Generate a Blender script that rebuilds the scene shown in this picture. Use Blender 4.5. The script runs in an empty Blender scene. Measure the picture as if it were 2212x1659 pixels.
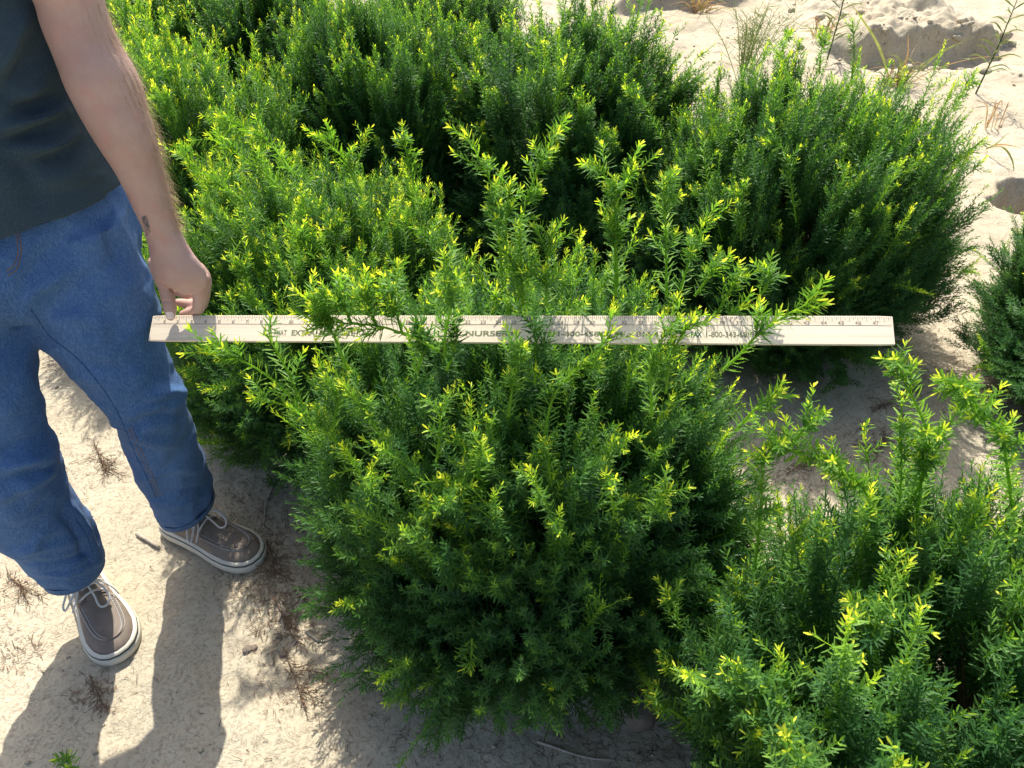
import bpy, bmesh, math, random
import numpy as np
from mathutils import Vector, Matrix
from mathutils.bvhtree import BVHTree

random.seed(7)
C = bpy.context.scene.collection
scene = bpy.context.scene
R = math.radians

# ------------------------------------------------------------------ camera
CAM_H, PITCH = 1.5, 40.0
cam_d = bpy.data.cameras.new('camera')
cam = bpy.data.objects.new('camera', cam_d); C.objects.link(cam)
cam.location = (0, 0, CAM_H); cam.rotation_euler = (R(90 - PITCH), 0, 0)
cam_d.sensor_width = 36; cam_d.lens = 36 * 1661 / 2212
cam_d.clip_start = 0.05; cam_d.clip_end = 400
scene.camera = cam

# ------------------------------------------------------------------ sky + sun
SUN_EL, SUN_AZ = 54.0, -8.0         # azimuth from +Y (away from the camera), negative = left
world = bpy.data.worlds.new('World'); scene.world = world; world.use_nodes = True
nt = world.node_tree; nt.nodes.clear()
sky = nt.nodes.new('ShaderNodeTexSky'); sky.sky_type = 'NISHITA'; sky.sun_disc = False
sky.sun_elevation = R(SUN_EL); sky.sun_rotation = R(SUN_AZ)
sky.air_density = .75; sky.dust_density = 3.5; sky.ozone_density = .6
bg = nt.nodes.new('ShaderNodeBackground'); bg.inputs[1].default_value = 0.15
wo = nt.nodes.new('ShaderNodeOutputWorld')
nt.links.new(sky.outputs[0], bg.inputs[0]); nt.links.new(bg.outputs[0], wo.inputs[0])
sd = bpy.data.lights.new('sun', 'SUN'); sd.energy = 4.2; sd.angle = R(0.53); sd.color = (1, 0.955, 0.87)
sun = bpy.data.objects.new('sun', sd); C.objects.link(sun)
sdir = Vector((math.sin(R(SUN_AZ)) * math.cos(R(SUN_EL)), math.cos(R(SUN_AZ)) * math.cos(R(SUN_EL)), math.sin(R(SUN_EL))))
sun.rotation_euler = sdir.to_track_quat('Z', 'Y').to_euler(); sun.location = (-2, 8, 12)
scene.view_settings.view_transform = 'Standard'; scene.view_settings.look = 'None'
scene.view_settings.gamma = 1; scene.view_settings.use_curve_mapping = False
scene.view_settings.exposure = 0.82
scene.cycles.max_bounces = 8; scene.cycles.diffuse_bounces = 5
scene.cycles.glossy_bounces = 2; scene.cycles.transmission_bounces = 4; scene.cycles.transparent_max_bounces = 4

# ------------------------------------------------------------------ helpers
cP, sP = math.cos(R(PITCH)), math.sin(R(PITCH))
def camd(px, py, d):                # world point seen at photo position (2212 wide) at axial distance d
    u = (px - 1106) / 1661; v = (829.5 - py) / 1661
    return Vector((u * d, (cP + v * sP) * d, CAM_H + (-sP + v * cP) * d))
def atf(px, py, f):                 # ... at forward distance f
    v = (829.5 - py) / 1661
    return camd(px, py, f / (cP + v * sP))
def atz(px, py, z=0.0):             # ... at height z
    v = (829.5 - py) / 1661
    return camd(px, py, (z - CAM_H) / (-sP + v * cP))

def nrm(a):
    return a / np.maximum(np.linalg.norm(a, axis=-1, keepdims=True), 1e-9)

def link(name, me, mat=None, parent=None, smooth=True):
    o = bpy.data.objects.new(name, me); C.objects.link(o)
    if mat:
        me.materials.clear(); me.materials.append(mat)
    if smooth and len(me.polygons):
        me.polygons.foreach_set('use_smooth', np.ones(len(me.polygons), dtype=bool))
    if parent: o.parent = parent
    return o
def tag(o, label=None, cat=None, group=None, kind=None):
    if label: o['label'] = label
    if cat: o['category'] = cat
    if group: o['group'] = group
    if kind: o['kind'] = kind
    return o
def empty(name, loc, label, cat, group=None, rz=0):
    o = bpy.data.objects.new(name, None); C.objects.link(o)
    o.location = loc; o.rotation_euler = (0, 0, rz); o.empty_display_size = .1
    return tag(o, label, cat, group)

def np_mesh(name, V, F, attrs=None):
    """V (n,3) floats, F (m,k) ints; attrs: dict name -> per-face floats"""
    me = bpy.data.meshes.new(name)
    V = np.ascontiguousarray(V, dtype=np.float32); F = np.ascontiguousarray(F, dtype=np.int32)
    m, k = F.shape
    me.vertices.add(len(V)); me.vertices.foreach_set('co', V.ravel())
    me.loops.add(m * k); me.loops.foreach_set('vertex_index', F.ravel())
    me.polygons.add(m); me.polygons.foreach_set('loop_start', np.arange(0, m * k, k, dtype=np.int32))
    if attrs:
        for an, av in attrs.items():
            a = me.attributes.new(an, 'FLOAT', 'FACE'); a.data.foreach_set('value', np.ascontiguousarray(av, dtype=np.float32))
    me.update(calc_edges=True)
    return me

class Geo:                          # collects verts/quads/tris in python
    def __init__(s): s.v = []; s.f = []
    def add(s, v, f):
        o = len(s.v); s.v += [tuple(p) for p in v]; s.f += [tuple(i + o for i in q) for q in f]
    def tube(s, pts, rad, n=6, cap=True, flat=1.0, ref=None):
        pts = [Vector(p) for p in pts]; N = len(pts)
        if not hasattr(rad, '__len__'): rad = [rad] * N
        vs, fs = [], []
        prev = None
        for i, p in enumerate(pts):
            t = (pts[min(i + 1, N - 1)] - pts[max(i - 1, 0)]).normalized()
            if prev is None:
                r0 = Vector(ref) if ref else (Vector((0, 0, 1)) if abs(t.z) < .9 else Vector((1, 0, 0)))
                a = (r0 - t * r0.dot(t)).normalized()
            else:
                a = (prev - t * prev.dot(t)).normalized()
            prev = a; b = t.cross(a)
            for k in range(n):
                w = 2 * math.pi * k / n
                vs.append(p + a * (math.cos(w) * rad[i] * flat) + b * (math.sin(w) * rad[i]))
        for i in range(N - 1):
            for k in range(n):
                fs.append((i * n + k, i * n + (k + 1) % n, (i + 1) * n + (k + 1) % n, (i + 1) * n + k))
        if cap:
            fs.append(tuple(range(n))[::-1]); fs.append(tuple((N - 1) * n + k for k in range(n)))
        s.add(vs, fs)
    def rings(s, rings, cap=True):
        n = len(rings[0]); fs = []; vs = [p for r in rings for p in r]
        for i in range(len(rings) - 1):
            for k in range(n):
                fs.append((i * n + k, i * n + (k + 1) % n, (i + 1) * n + (k + 1) % n, (i + 1) * n + k))
        if cap:
            fs.append(tuple(range(n))[::-1]); fs.append(tuple((len(rings) - 1) * n + k for k in range(n)))
        s.add(vs, fs)
    def capsule(s, pts, rad, n=14, sub=6):
        """smooth tapered chain with round ends (closed)"""
        P, rr = spline(pts, rad, sub)
        t0 = (P[0] - P[1]).normalized(); t1 = (P[-1] - P[-2]).normalized()
        A, RA, B, RB = [], [], [], []
        for a in (85, 60, 30):
            A.append(P[0] + t0 * rr[0] * math.sin(R(a))); RA.append(rr[0] * math.cos(R(a)))
        for a in (30, 60, 85):
            B.append(P[-1] + t1 * rr[-1] * math.sin(R(a))); RB.append(rr[-1] * math.cos(R(a)))
        s.tube(A + P + B, RA + rr + RB, n)
    def ball(s, c, r, n=16, axes=None):
        c = Vector(c); r = Vector(r) if hasattr(r, '__len__') else Vector((r, r, r))
        X, Y, Z = axes or (Vector((1, 0, 0)), Vector((0, 1, 0)), Vector((0, 0, 1)))
        rings = []
        for i in range(1, n):
            th = math.pi * i / n
            rings.append([c - Z * (r.z * math.cos(th)) + X * (r.x * math.sin(th) * math.cos(2 * math.pi * k / (2 * n))) + Y * (r.y * math.sin(th) * math.sin(2 * math.pi * k / (2 * n))) for k in range(2 * n)])
        s.rings(rings)
    def box(s, lo, hi, M=None):
        v = [Vector((x, y, z)) for z in (lo[2], hi[2]) for y in (lo[1], hi[1]) for x in (lo[0], hi[0])]
        if M: v = [M @ p for p in v]
        s.add(v, [(0, 2, 3, 1), (4, 5, 7, 6), (0, 1, 5, 4), (2, 6, 7, 3), (0, 4, 6, 2), (1, 3, 7, 5)])
    def mesh(s, name='m', fix=True):
        me = bpy.data.meshes.new(name); me.from_pydata([tuple(p) for p in s.v], [], s.f)
        if fix:
            bm = bmesh.new(); bm.from_mesh(me); bmesh.ops.recalc_face_normals(bm, faces=bm.faces); bm.to_mesh(me); bm.free()
        me.update(); return me

def spline(pts, rad=None, sub=6):
    """Catmull-Rom resample"""
    P = [Vector(p) for p in pts]; n = len(P)
    if rad is None: rad = [0] * n
    elif not hasattr(rad, '__len__'): rad = [rad] * n
    if n == 2:
        out = [P[0].lerp(P[1], i / sub) for i in range(sub + 1)]; return out, [rad[0] + (rad[1] - rad[0]) * i / sub for i in range(sub + 1)]
    E = [2 * P[0] - P[1]] + P + [2 * P[-1] - P[-2]]
    out, rr = [], []
    for i in range(n - 1):
        a, b, c, d = E[i:i + 4]
        for k in range(sub):
            t = k / sub
            out.append(0.5 * ((2 * b) + (c - a) * t + (2 * a - 5 * b + 4 * c - d) * t * t + (3 * b - a - 3 * c + d) * t ** 3))
            rr.append(rad[i] + (rad[i + 1] - rad[i]) * t)
    out.append(P[-1]); rr.append(rad[-1])
    return out, rr

def evaluated(me, mods):
    """mesh with modifiers applied"""
    o = bpy.data.objects.new('tmp', me); C.objects.link(o)
    for typ, props in mods:
        m = o.modifiers.new(typ, typ)
        for k, v in props.items(): setattr(m, k, v)
    bpy.context.view_layer.update()
    dg = bpy.context.evaluated_depsgraph_get()
    r = bpy.data.meshes.new_from_object(o.evaluated_get(dg))
    bpy.data.objects.remove(o); return r
def get_co(me):
    a = np.empty(len(me.vertices) * 3, np.float32); me.vertices.foreach_get('co', a); return a.reshape(-1, 3)
def get_no(me):
    a = np.empty(len(me.vertices) * 3, np.float32); me.vertex_normals.foreach_get('vector', a); return a.reshape(-1, 3)
def set_co(me, a):
    me.vertices.foreach_set('co', np.ascontiguousarray(a, np.float32).ravel()); me.update()

_rs = np.random.RandomState(3); _lat = _rs.rand(64, 64, 64).astype(np.float32)
def noise3(P, s):
    q = np.asarray(P, np.float32) * s + 1000.0
    i = np.floor(q).astype(int); f = q - i; f = f * f * (3 - 2 * f)
    o = 0
    for dx in (0, 1):
        for dy in (0, 1):
            for dz in (0, 1):
                w = (f[..., 0] if dx else 1 - f[..., 0]) * (f[..., 1] if dy else 1 - f[..., 1]) * (f[..., 2] if dz else 1 - f[..., 2])
                o = o + w * _lat[(i[..., 0] + dx) % 64, (i[..., 1] + dy) % 64, (i[..., 2] + dz) % 64]
    return o * 2 - 1
def fbm(P, s, octv=4, g=.5):
    o = 0; a = 1
    for k in range(octv):
        o = o + a * noise3(np.asarray(P) + 7.3 * k, s * 2 ** k); a *= g
    return o
def sstep(a, b, x):
    t = np.clip((x - a) / (b - a), 0, 1); return t * t * (3 - 2 * t)

# ------------------------------------------------------------------ materials
class NM:
    def __init__(s, name, rough=.7, spec=.3):
        s.m = bpy.data.materials.new(name); s.m.use_nodes = True
        s.t = s.m.node_tree; s.t.nodes.clear()
        s.out = s.n('ShaderNodeOutputMaterial'); s.b = s.n('ShaderNodeBsdfPrincipled')
        s.b.inputs['Roughness'].default_value = rough; s.b.inputs['Specular IOR Level'].default_value = spec
        s.l(s.b.outputs[0], s.out.inputs[0])
        s.tc = s.n('ShaderNodeTexCoord')
    def n(s, t, **k):
        x = s.t.nodes.new(t)
        for a, b in k.items(): setattr(x, a, b)
        return x
    def l(s, a, b): s.t.links.new(a, b)
    def noise(s, scale, detail=4, rough=.55, vec=None, dist=0):
        x = s.n('ShaderNodeTexNoise'); x.inputs['Scale'].default_value = scale; x.inputs['Detail'].default_value = detail
        x.inputs['Roughness'].default_value = rough; x.inputs['Distortion'].default_value = dist
        s.l(vec or s.tc.outputs['Object'], x.inputs['Vector']); return x.outputs[0]
    def stretch(s, sx, sy, sz):
        x = s.n('ShaderNodeMapping'); x.inputs['Scale'].default_value = (sx, sy, sz); s.l(s.tc.outputs['Object'], x.inputs[0]); return x.outputs[0]
    def ramp(s, fac, stops):
        x = s.n('ShaderNodeValToRGB'); e = x.color_ramp.elements
        while len(e) < len(stops): e.new(.5)
        for i, (p, c) in enumerate(stops):
            e[i].position = p; e[i].color = (*c, 1) if len(c) == 3 else c
        s.l(fac, x.inputs[0]); return x.outputs[0]
    def math(s, op, a, b=None):
        x = s.n('ShaderNodeMath', operation=op)
        for i, v in enumerate((a, b)):
            if v is None: continue
            if isinstance(v, (int, float)): x.inputs[i].default_value = v
            else: s.l(v, x.inputs[i])
        return x.outputs[0]
    def mix(s, fac, a, b, mode='MIX'):
        x = s.n('ShaderNodeMix', data_type='RGBA', blend_type=mode)
        for i, v in ((0, fac), (6, a), (7, b)):
            if isinstance(v, (int, float)): x.inputs[i].default_value = v
            elif isinstance(v, tuple): x.inputs[i].default_value = (*v, 1)
            else: s.l(v, x.inputs[i])
        return x.outputs[2]
    def color(s, c):
        if isinstance(c, tuple): s.b.inputs['Base Color'].default_value = (*c, 1)
        else: s.l(c, s.b.inputs['Base Color'])
    def bump(s, h, strength=.4, dist=.01, prev=None):
        x = s.n('ShaderNodeBump'); x.inputs['Strength'].default_value = strength; x.inputs['Distance'].default_value = dist
        s.l(h, x.inputs['Height'])
        if prev: s.l(prev, x.inputs['Normal'])
        s.l(x.outputs[0], s.b.inputs['Normal']); return x.outputs[0]

def simple(name, c, rough=.7, spec=.3, var=.15, scale=60, bump=0, bscale=None):
    m = NM(name, rough, spec); f = m.noise(scale)
    m.color(m.ramp(f, [(.25, tuple(x * (1 - var) for x in c)), (.75, tuple(min(1, x * (1 + var)) for x in c))]))
    if bump: m.bump(m.noise(bscale or scale * 3), .5, bump)
    return m.m

def needle_mat(name, stops, trans=.50, tint=(1.3, 1.35, .5), rough=.46):
    m = NM(name, rough, .18)
    a = m.n('ShaderNodeAttribute', attribute_name='young'); v = m.n('ShaderNodeAttribute', attribute_name='vary')
    col = m.ramp(a.outputs['Fac'], stops)
    hs = m.n('ShaderNodeHueSaturation')
    m.l(col, hs.inputs['Color'])
    m.l(m.math('ADD', m.math('MULTIPLY', v.outputs['Fac'], .7), .65), hs.inputs['Value'])
    m.l(m.math('ADD', m.math('MULTIPLY', v.outputs['Fac'], -.03), .515), hs.inputs['Hue'])
    m.color(hs.outputs[0])
    tr = m.n('ShaderNodeBsdfTranslucent'); m.l(m.mix(1.0, hs.outputs[0], tint, 'MULTIPLY'), tr.inputs[0])
    mx = m.n('ShaderNodeMixShader'); mx.inputs[0].default_value = trans
    m.l(m.b.outputs[0], mx.inputs[1]); m.l(tr.outputs[0], mx.inputs[2]); m.l(mx.outputs[0], m.out.inputs[0])
    return m.m

M = {}
M['yew'] = needle_mat('yew_needles', [(0, (.056, .150, .052)), (.3, (.135, .295, .052)), (.55, (.25, .44, .04)), (.8, (.52, .68, .06)), (1, (.76, .80, .08))])
M['bark'] = simple('yew_bark', (.13, .085, .055), .9, .1, .35, 80, .002)
M['dead'] = simple('dead_needles', (.21, .14, .09), .9, .1, .45, 40)
M['litter'] = simple('needle_litter', (.17, .115, .075), .95, .1, .5, 30)
M['twig'] = simple('weathered_twig', (.42, .36, .28), .9, .1, .3, 120, .0015)
M['weedgreen'] = needle_mat('weed_leaf', [(0, (.09, .16, .05)), (.5, (.26, .31, .11)), (1, (.42, .27, .16))], .3, (1.2, 1.1, .7), .5)
M['stone'] = simple('field_stone', (.20, .165, .125), .9, .2, .25, 25, .003)

def soil_mat():
    m = NM('pale_silt_soil', .95, .12)
    big = m.noise(1.3, 3); mid = m.noise(9, 5, .6); fine = m.noise(95, 6, .65); warm = m.noise(3.1, 4)
    c = m.ramp(big, [(.3, (.42, .37, .265)), (.7, (.50, .45, .335))])
    c = m.mix(m.ramp(warm, [(.45, (0, 0, 0)), (.7, (.8, .8, .8))]), c, (.47, .39, .26))
    c = m.mix(m.ramp(mid, [(.34, (.7, .7, .7)), (.5, (0, 0, 0))]), c, (.43, .36, .26))
    c = m.mix(m.ramp(fine, [(.36, (.85, .85, .85)), (.48, (0, 0, 0))]), c, (.33, .27, .195))
    spk = m.noise(170, 3)
    c = m.mix(m.ramp(spk, [(.64, (0, 0, 0)), (.70, (.7, .7, .7))]), c, (.27, .205, .14))
    wv = m.n('ShaderNodeVectorMath', operation='ADD')
    dn = m.n('ShaderNodeTexNoise'); dn.inputs['Scale'].default_value = 14; dn.inputs['Detail'].default_value = 5; dn.inputs['Roughness'].default_value = .7
    m.l(m.tc.outputs['Object'], dn.inputs['Vector'])
    sc = m.n('ShaderNodeVectorMath', operation='SCALE'); sc.inputs['Scale'].default_value = .14; m.l(dn.outputs['Color'], sc.inputs[0])
    m.l(m.tc.outputs['Object'], wv.inputs[0]); m.l(sc.outputs[0], wv.inputs[1])
    vo = m.n('ShaderNodeTexVoronoi', feature='DISTANCE_TO_EDGE'); vo.inputs['Scale'].default_value = 6.5
    m.l(wv.outputs[0], vo.inputs['Vector'])
    gate = m.ramp(m.noise(5.3, 3), [(.56, (0, 0, 0)), (.64, (1, 1, 1))])
    cr = m.math('MULTIPLY', m.ramp(vo.outputs['Distance'], [(0, (1, 1, 1)), (.009, (0, 0, 0))]), gate)
    c = m.mix(m.math('MULTIPLY', cr, .5), c, (.2, .155, .105))
    m.color(c)
    # flaky plates of dried crust: terraces of noise
    fn = m.noise(21, 6, .66, dist=.8)
    fl = m.ramp(fn, [(.36, (0, 0, 0)), (.375, (.4, .4, .4)), (.46, (.45, .45, .45)), (.475, (.75, .75, .75)), (.56, (.8, .8, .8)), (.575, (1, 1, 1))])
    b = m.bump(fl, .75, .007)
    b = m.bump(fine, .35, .004, b)
    b = m.bump(mid, .5, .014, b)
    b = m.bump(spk, .35, .003, b)
    m.bump(m.math('SUBTRACT', 0.0, cr), .8, .005, b)
    return m.m
M['soil'] = soil_mat()

# ------------------------------------------------------------------ ground
def ground_h(X, Y):
    P = np.stack([X, Y, np.zeros_like(X)], -1)
    h = .016 * fbm(P, 1.1, 3) + .006 * fbm(P + 3, 7, 4, .6) + .0022 * fbm(P + 9, 45, 3)
    far = sstep(2.4, 4.5, Y + .5 * X)
    h = h + far * (.035 * fbm(P + 5, 1.3, 3) + .008 * np.abs(fbm(P + 1, 6, 4)))
    # eroded bank: a ragged step that faces the camera
    ln = 5.05 + .22 * fbm(P + 2, 1.7, 3) + .05 * fbm(P + 8, 9, 3) + .25 * (X - 2.5)
    win = sstep(1.85, 2.2, X) * (1 - sstep(2.85, 3.25, X))
    stepv = sstep(0, .07, Y - ln) * (1 - .75 * sstep(.25, 1.2, Y - ln))
    rough = .10 * np.abs(fbm(P + 4, 4, 4)) + .03 * fbm(P + 14, 14, 3, .7)
    h = h + win * stepv * (.13 + .05 * fbm(P + 4, 3, 3) + 0.6 * rough) + far * .10 * rough * (.3 + sstep(3.6, 4.6, Y)) - win * .10 * np.exp(-((Y - ln + .12) / .16) ** 2)
    ln2 = 5.9 + .2 * fbm(P + 6, 2, 3)
    win2 = sstep(.6, .9, X) * (1 - sstep(1.5, 1.8, X))
    h = h + win2 * sstep(0, .12, Y - ln2) * .16 * (1 - sstep(.3, 1.0, Y - ln2))
    # washed-out hole at the right
    q = np.sqrt(((X - 2.42) / .34) ** 2 + ((Y - 2.98) / .26) ** 2) + .22 * fbm(P + 11, 4, 3)
    h = h - .80 * (1 - sstep(.90, 1.03, q))
    # gentle rise under the foot of every shrub
    return h
def axis(lo, hi, step, ext, g=1.22):
    a = list(np.arange(lo, hi, step)); s = step; x = a[-1]
    while x < ext: s *= g; x += s; a.append(x)
    s = step; x = lo; pre = []
    while x > -ext: s *= g; x -= s; pre.append(x)
    return np.array(pre[::-1] + a)
gx = axis(-1.7, 3.4, .0125, 120); gy = axis(.1, 6.4, .0125, 120)
GX, GY = np.meshgrid(gx, gy); GZ = ground_h(GX, GY)
nx, ny = len(gx), len(gy)
idx = np.arange(nx * ny).reshape(ny, nx)
F = np.stack([idx[:-1, :-1], idx[:-1, 1:], idx[1:, 1:], idx[1:, :-1]], -1).reshape(-1, 4)
ground = link('ground', np_mesh('ground', np.stack([GX, GY, GZ], -1).reshape(-1, 3), F), M['soil'])
tag(ground, kind='structure')
def gz(x, y):
    return float(ground_h(np.array([[x]], float), np.array([[y]], float))[0, 0])

# ------------------------------------------------------------------ yew foliage
UP = np.array([0, 0, 1.0])
def perp(T, rng):
    r = rng.normal(size=T.shape); a = nrm(r - (r * T).sum(-1, keepdims=True) * T); return a, np.cross(T, a)

class Foliage:
    def __init__(s): s.V = []; s.F = []; s.y = []; s.v = []; s.n = 0
    def push(s, V, F, y, v):
        s.V.append(V.reshape(-1, 3)); s.F.append(F + s.n); s.n += len(s.V[-1]); s.y.append(y); s.v.append(v)
    def needles(s, P, T, Rd, t, ln, wd, young, vary, rng, lod=0, spread=1.0):
        """P position, T shoot tangent, Rd radial dir, t 0..1 along the shoot"""
        n = len(P)
        al = (R(71) - R(38) * t ** 3) * spread * (1 + .09 * rng.normal(size=n))
        D = nrm(T * np.cos(al)[:, None] + Rd * np.sin(al)[:, None])
        W = nrm(np.cross(D, T) + .10 * rng.normal(size=(n, 3)))
        N = np.cross(W, D); N = N * np.sign((N * T).sum(-1, keepdims=True) + 1e-6)
        L = (ln * (1 - .5 * t ** 3) * (.8 + .35 * rng.random(n)))[:, None]
        w = (wd * (.85 + .3 * rng.random(n)))[:, None] * .5
        bend = (.05 * rng.normal(size=n) + .03)[:, None] * L
        if lod == 0:
            mid = P + D * L * .5 - N * bend * .25; tip = P + D * L + N * bend
            V = np.stack([P - W * w * .45, P + W * w * .45, mid - W * w, mid + W * w, tip - W * w * .45, tip + W * w * .45], 1)
            b = np.arange(n)[:, None] * 6
            F = np.concatenate([b + np.array([[0, 1, 3, 2]]), b + np.array([[2, 3, 5, 4]])], 1).reshape(-1, 4); k = 2
        else:
            mid = P + D * L * .55; tip = P + D * L + N * bend
            V = np.stack([P, mid + W * w * 1.1, tip, mid - W * w * 1.1], 1)
            F = np.arange(n)[:, None] * 4 + np.array([[0, 1, 2, 3]]); k = 1
        s.push(V, F, np.repeat(np.clip(young, 0, 1), k), np.repeat(vary, k))
    def stems(s, B, D, Cv, L, r, young, vary):
        n = len(B); ts = np.array([0, .5, 1.0])
        Pn = B[:, None] + D[:, None] * (L[:, None] * ts)[..., None] + Cv[:, None] * (L[:, None] * ts ** 2)[..., None]
        a = nrm(np.cross(D, np.array([.31, .57, .2]))); b = np.cross(D, a)
        V = np.empty((n, 3, 3, 3))
        for k in range(3):
            w = 2 * math.pi * k / 3
            V[:, :, k] = Pn + (a * math.cos(w) + b * math.sin(w))[:, None] * (r[:, None] * np.array([1, .85, .4]))[..., None]
        f = []
        for i in range(2):
            for k in range(3): f.append([i * 3 + k, i * 3 + (k + 1) % 3, (i + 1) * 3 + (k + 1) % 3, (i + 1) * 3 + k])
        Fq = (np.arange(n)[:, None, None] * 9 + np.array(f)[None]).reshape(-1, 4)
        s.push(V, Fq, np.repeat(young, 6), np.repeat(vary, 6))
    def sprigs(s, B, D, Cv, L, young, vary, rng, ln=.021, wd=.0026, spacing=.0023, lod=0, stem=.0011, t0=.06):
        n = len(B); cnt = np.maximum(6, (L / spacing).astype(int)); id_ = np.repeat(np.arange(n), cnt)
        j = np.arange(len(id_)) - np.repeat(np.cumsum(cnt) - cnt, cnt)
        t = t0 + (1 - t0) * (j + rng.random(len(j)) * .6) / cnt[id_]
        P = B[id_] + D[id_] * (L[id_] * t)[:, None] + Cv[id_] * (L[id_] * t ** 2)[:, None]
        T = nrm(D[id_] + 2 * Cv[id_] * t[:, None])
        a = nrm(np.cross(D, np.array([.31, .57, .2]))); b = np.cross(D, a)
        ph = j * 2.39996 + rng.random(n)[id_] * 6.28 + .35 * rng.normal(size=len(j))
        Rd = a[id_] * np.cos(ph)[:, None] + b[id_] * np.sin(ph)[:, None]; Rd = nrm(Rd - (Rd * T).sum(-1, keepdims=True) * T)
        y = young[id_] * (.14 + .24 * t + .72 * sstep(.74, 1.0, t)) + .05 * rng.normal(size=len(j))
        v = np.clip(vary[id_] + .13 * rng.normal(size=len(j)), 0, 1)
        s.needles(P, T, Rd, t, ln, wd, y, v, rng, lod)
        s.stems(B, D, Cv, L, np.full(n, stem), np.clip(.25 + .5 * young, 0, .62), vary)
        return P
    def mesh(s, name):
        return np_mesh(name, np.concatenate(s.V), np.concatenate(s.F), {'young': np.concatenate(s.y), 'vary': np.concatenate(s.v)})

def make_shrub_meshes(seed, Rx, H, ncl, per, yng, lod=0, ln=.0190, wd=.0027, spacing=.0024, low=.0):
    rng = np.random.default_rng(seed)
    fo = Foliage(); br = Geo()
    v = nrm(rng.normal(size=(ncl * 4, 3))); v = v[v[:, 2] > -.86][:ncl]
    w_ = nrm(rng.normal(size=(ncl, 3)) * np.array([1, 1, .45])); w_ = w_[(w_[:, 2] < -.05) & (w_[:, 2] > -.8)][:int(ncl * .28)]
    v = np.concatenate([v, w_]); n = len(v)
    p = 3.4
    hz = np.hypot(v[:, 0], v[:, 1]); sc = 1 / (hz ** p + np.abs(v[:, 2]) ** p) ** (1 / p)
    S = v * sc[:, None]
    inner = rng.random(n) < .30
    shell = np.where(inner, .55 + .2 * rng.random(n), .84 + .18 * rng.random(n))
    S = S * np.array([Rx, Rx, H * .5]) * (1 + .15 * fbm(v, 1.7, 3))[:, None] * shell[:, None]
    S[:, 2] += H * .5; S[:, 2] = np.maximum(S[:, 2], .05 + .05 * rng.random(n))
    h = np.clip(S[:, 2] / H, 0, 1)
    S[:, :2] *= (1 + low * (1 - sstep(.08, .75, h)))[:, None]
    out = np.stack([S[:, 0], S[:, 1], 0 * h], -1) / Rx
    D0 = nrm(out * (1.05 - .66 * h)[:, None] + UP * (.12 + 1.2 * h)[:, None] + .20 * rng.normal(size=(n, 3)))
    clen = .13 + .08 * rng.random(n)
    B0 = S - D0 * clen[:, None]
    topness = sstep(.35, .95, h)
    id_ = np.repeat(np.arange(n), per); m = len(id_)
    u = rng.random(m)
    base = B0[id_] + D0[id_] * (clen[id_] * u * .75)[:, None] + .012 * rng.normal(size=(m, 3))
    a, b = perp(D0[id_], rng)
    dirs = nrm(D0[id_] + a * (.46 * rng.random(m))[:, None] + UP * (.08 + .28 * h[id_])[:, None])
    L = (.085 + .080 * rng.random(m)) * (1.05 - .30 * u)
    cv = .11 * rng.normal(size=(m, 3)) + UP * .10
    yy = yng * (.14 + .86 * topness[id_]) * (.10 + .90 * rng.random(m) ** (2.4 if yng < 1 else 1.2)) + (rng.random(m) < .03) * .4
    vy = np.clip(.5 + .25 * rng.normal(size=n)[id_] + .15 * rng.normal(size=m), 0, 1)
    fo.sprigs(base, dirs, cv, L, yy, vy, rng, ln, wd, spacing, lod)
    # leaders that stand out of the crown
    k = (rng.random(n) < (.05 + .34 * topness)) & ~inner; q = np.where(k)[0]
    dl = nrm(D0[q] + UP * .7 + .16 * rng.normal(size=(len(q), 3)))
    Ll = .15 + .11 * rng.random(len(q))
    cl = .10 * rng.normal(size=(len(q), 3))
    yl = np.clip((yng + .15) * (.75 + .6 * rng.random(len(q))), 0, 1.1)
    vl = np.clip(.6 + .2 * rng.normal(size=len(q)), 0, 1)
    bl = S[q] - D0[q] * .09
    fo.sprigs(bl, dl, cl, Ll, yl, vl, rng, ln, wd, spacing * .9, lod, .0018)
    def side(B, D, Cv, L, Y, Vy, k, lo, hi, bo):
        i = np.repeat(np.arange(len(B)), k); t = lo + (hi - lo) * rng.random(len(i))
        P = B[i] + D[i] * (L[i] * t)[:, None] + Cv[i] * (L[i] * t * t)[:, None]; T = nrm(D[i] + 2 * Cv[i] * t[:, None])
        a, b = perp(T, rng); d = nrm(T + a * (.7 + .5 * rng.random(len(i)))[:, None] + UP * .15)
        fo.sprigs(P, d, .2 * rng.normal(size=d.shape) + T * .15, (.022 + .035 * rng.random(len(i))) * (1.1 - .4 * t), np.clip(Y[i] + bo, 0, 1.1), Vy[i], rng, ln * .82, wd * .95, spacing * .85, lod, .0009)
    w = rng.random(m) < .32
    side(base[w], dirs[w], cv[w], L[w], yy[w], vy[w], 1, .3, .85, .0)
    side(bl, dl, cl, Ll, yl, vl, 5, .45, .97, .08)
    for c in range(n):
        if c % 4: continue
        e = Vector(B0[c]); s0 = Vector((e.x * .12 + random.uniform(-.03, .03), e.y * .12 + random.uniform(-.03, .03), -.03))
        mid = Vector((e.x * .45, e.y * .45, e.z * .45))
        P, rr = spline([s0, mid, e], [.009, .005, .002], 4)
        br.tube(P, [q * .8 for q in rr], 5, cap=False)
    return fo.mesh('yew_foliage'), br.mesh('yew_branches', fix=False)

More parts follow.
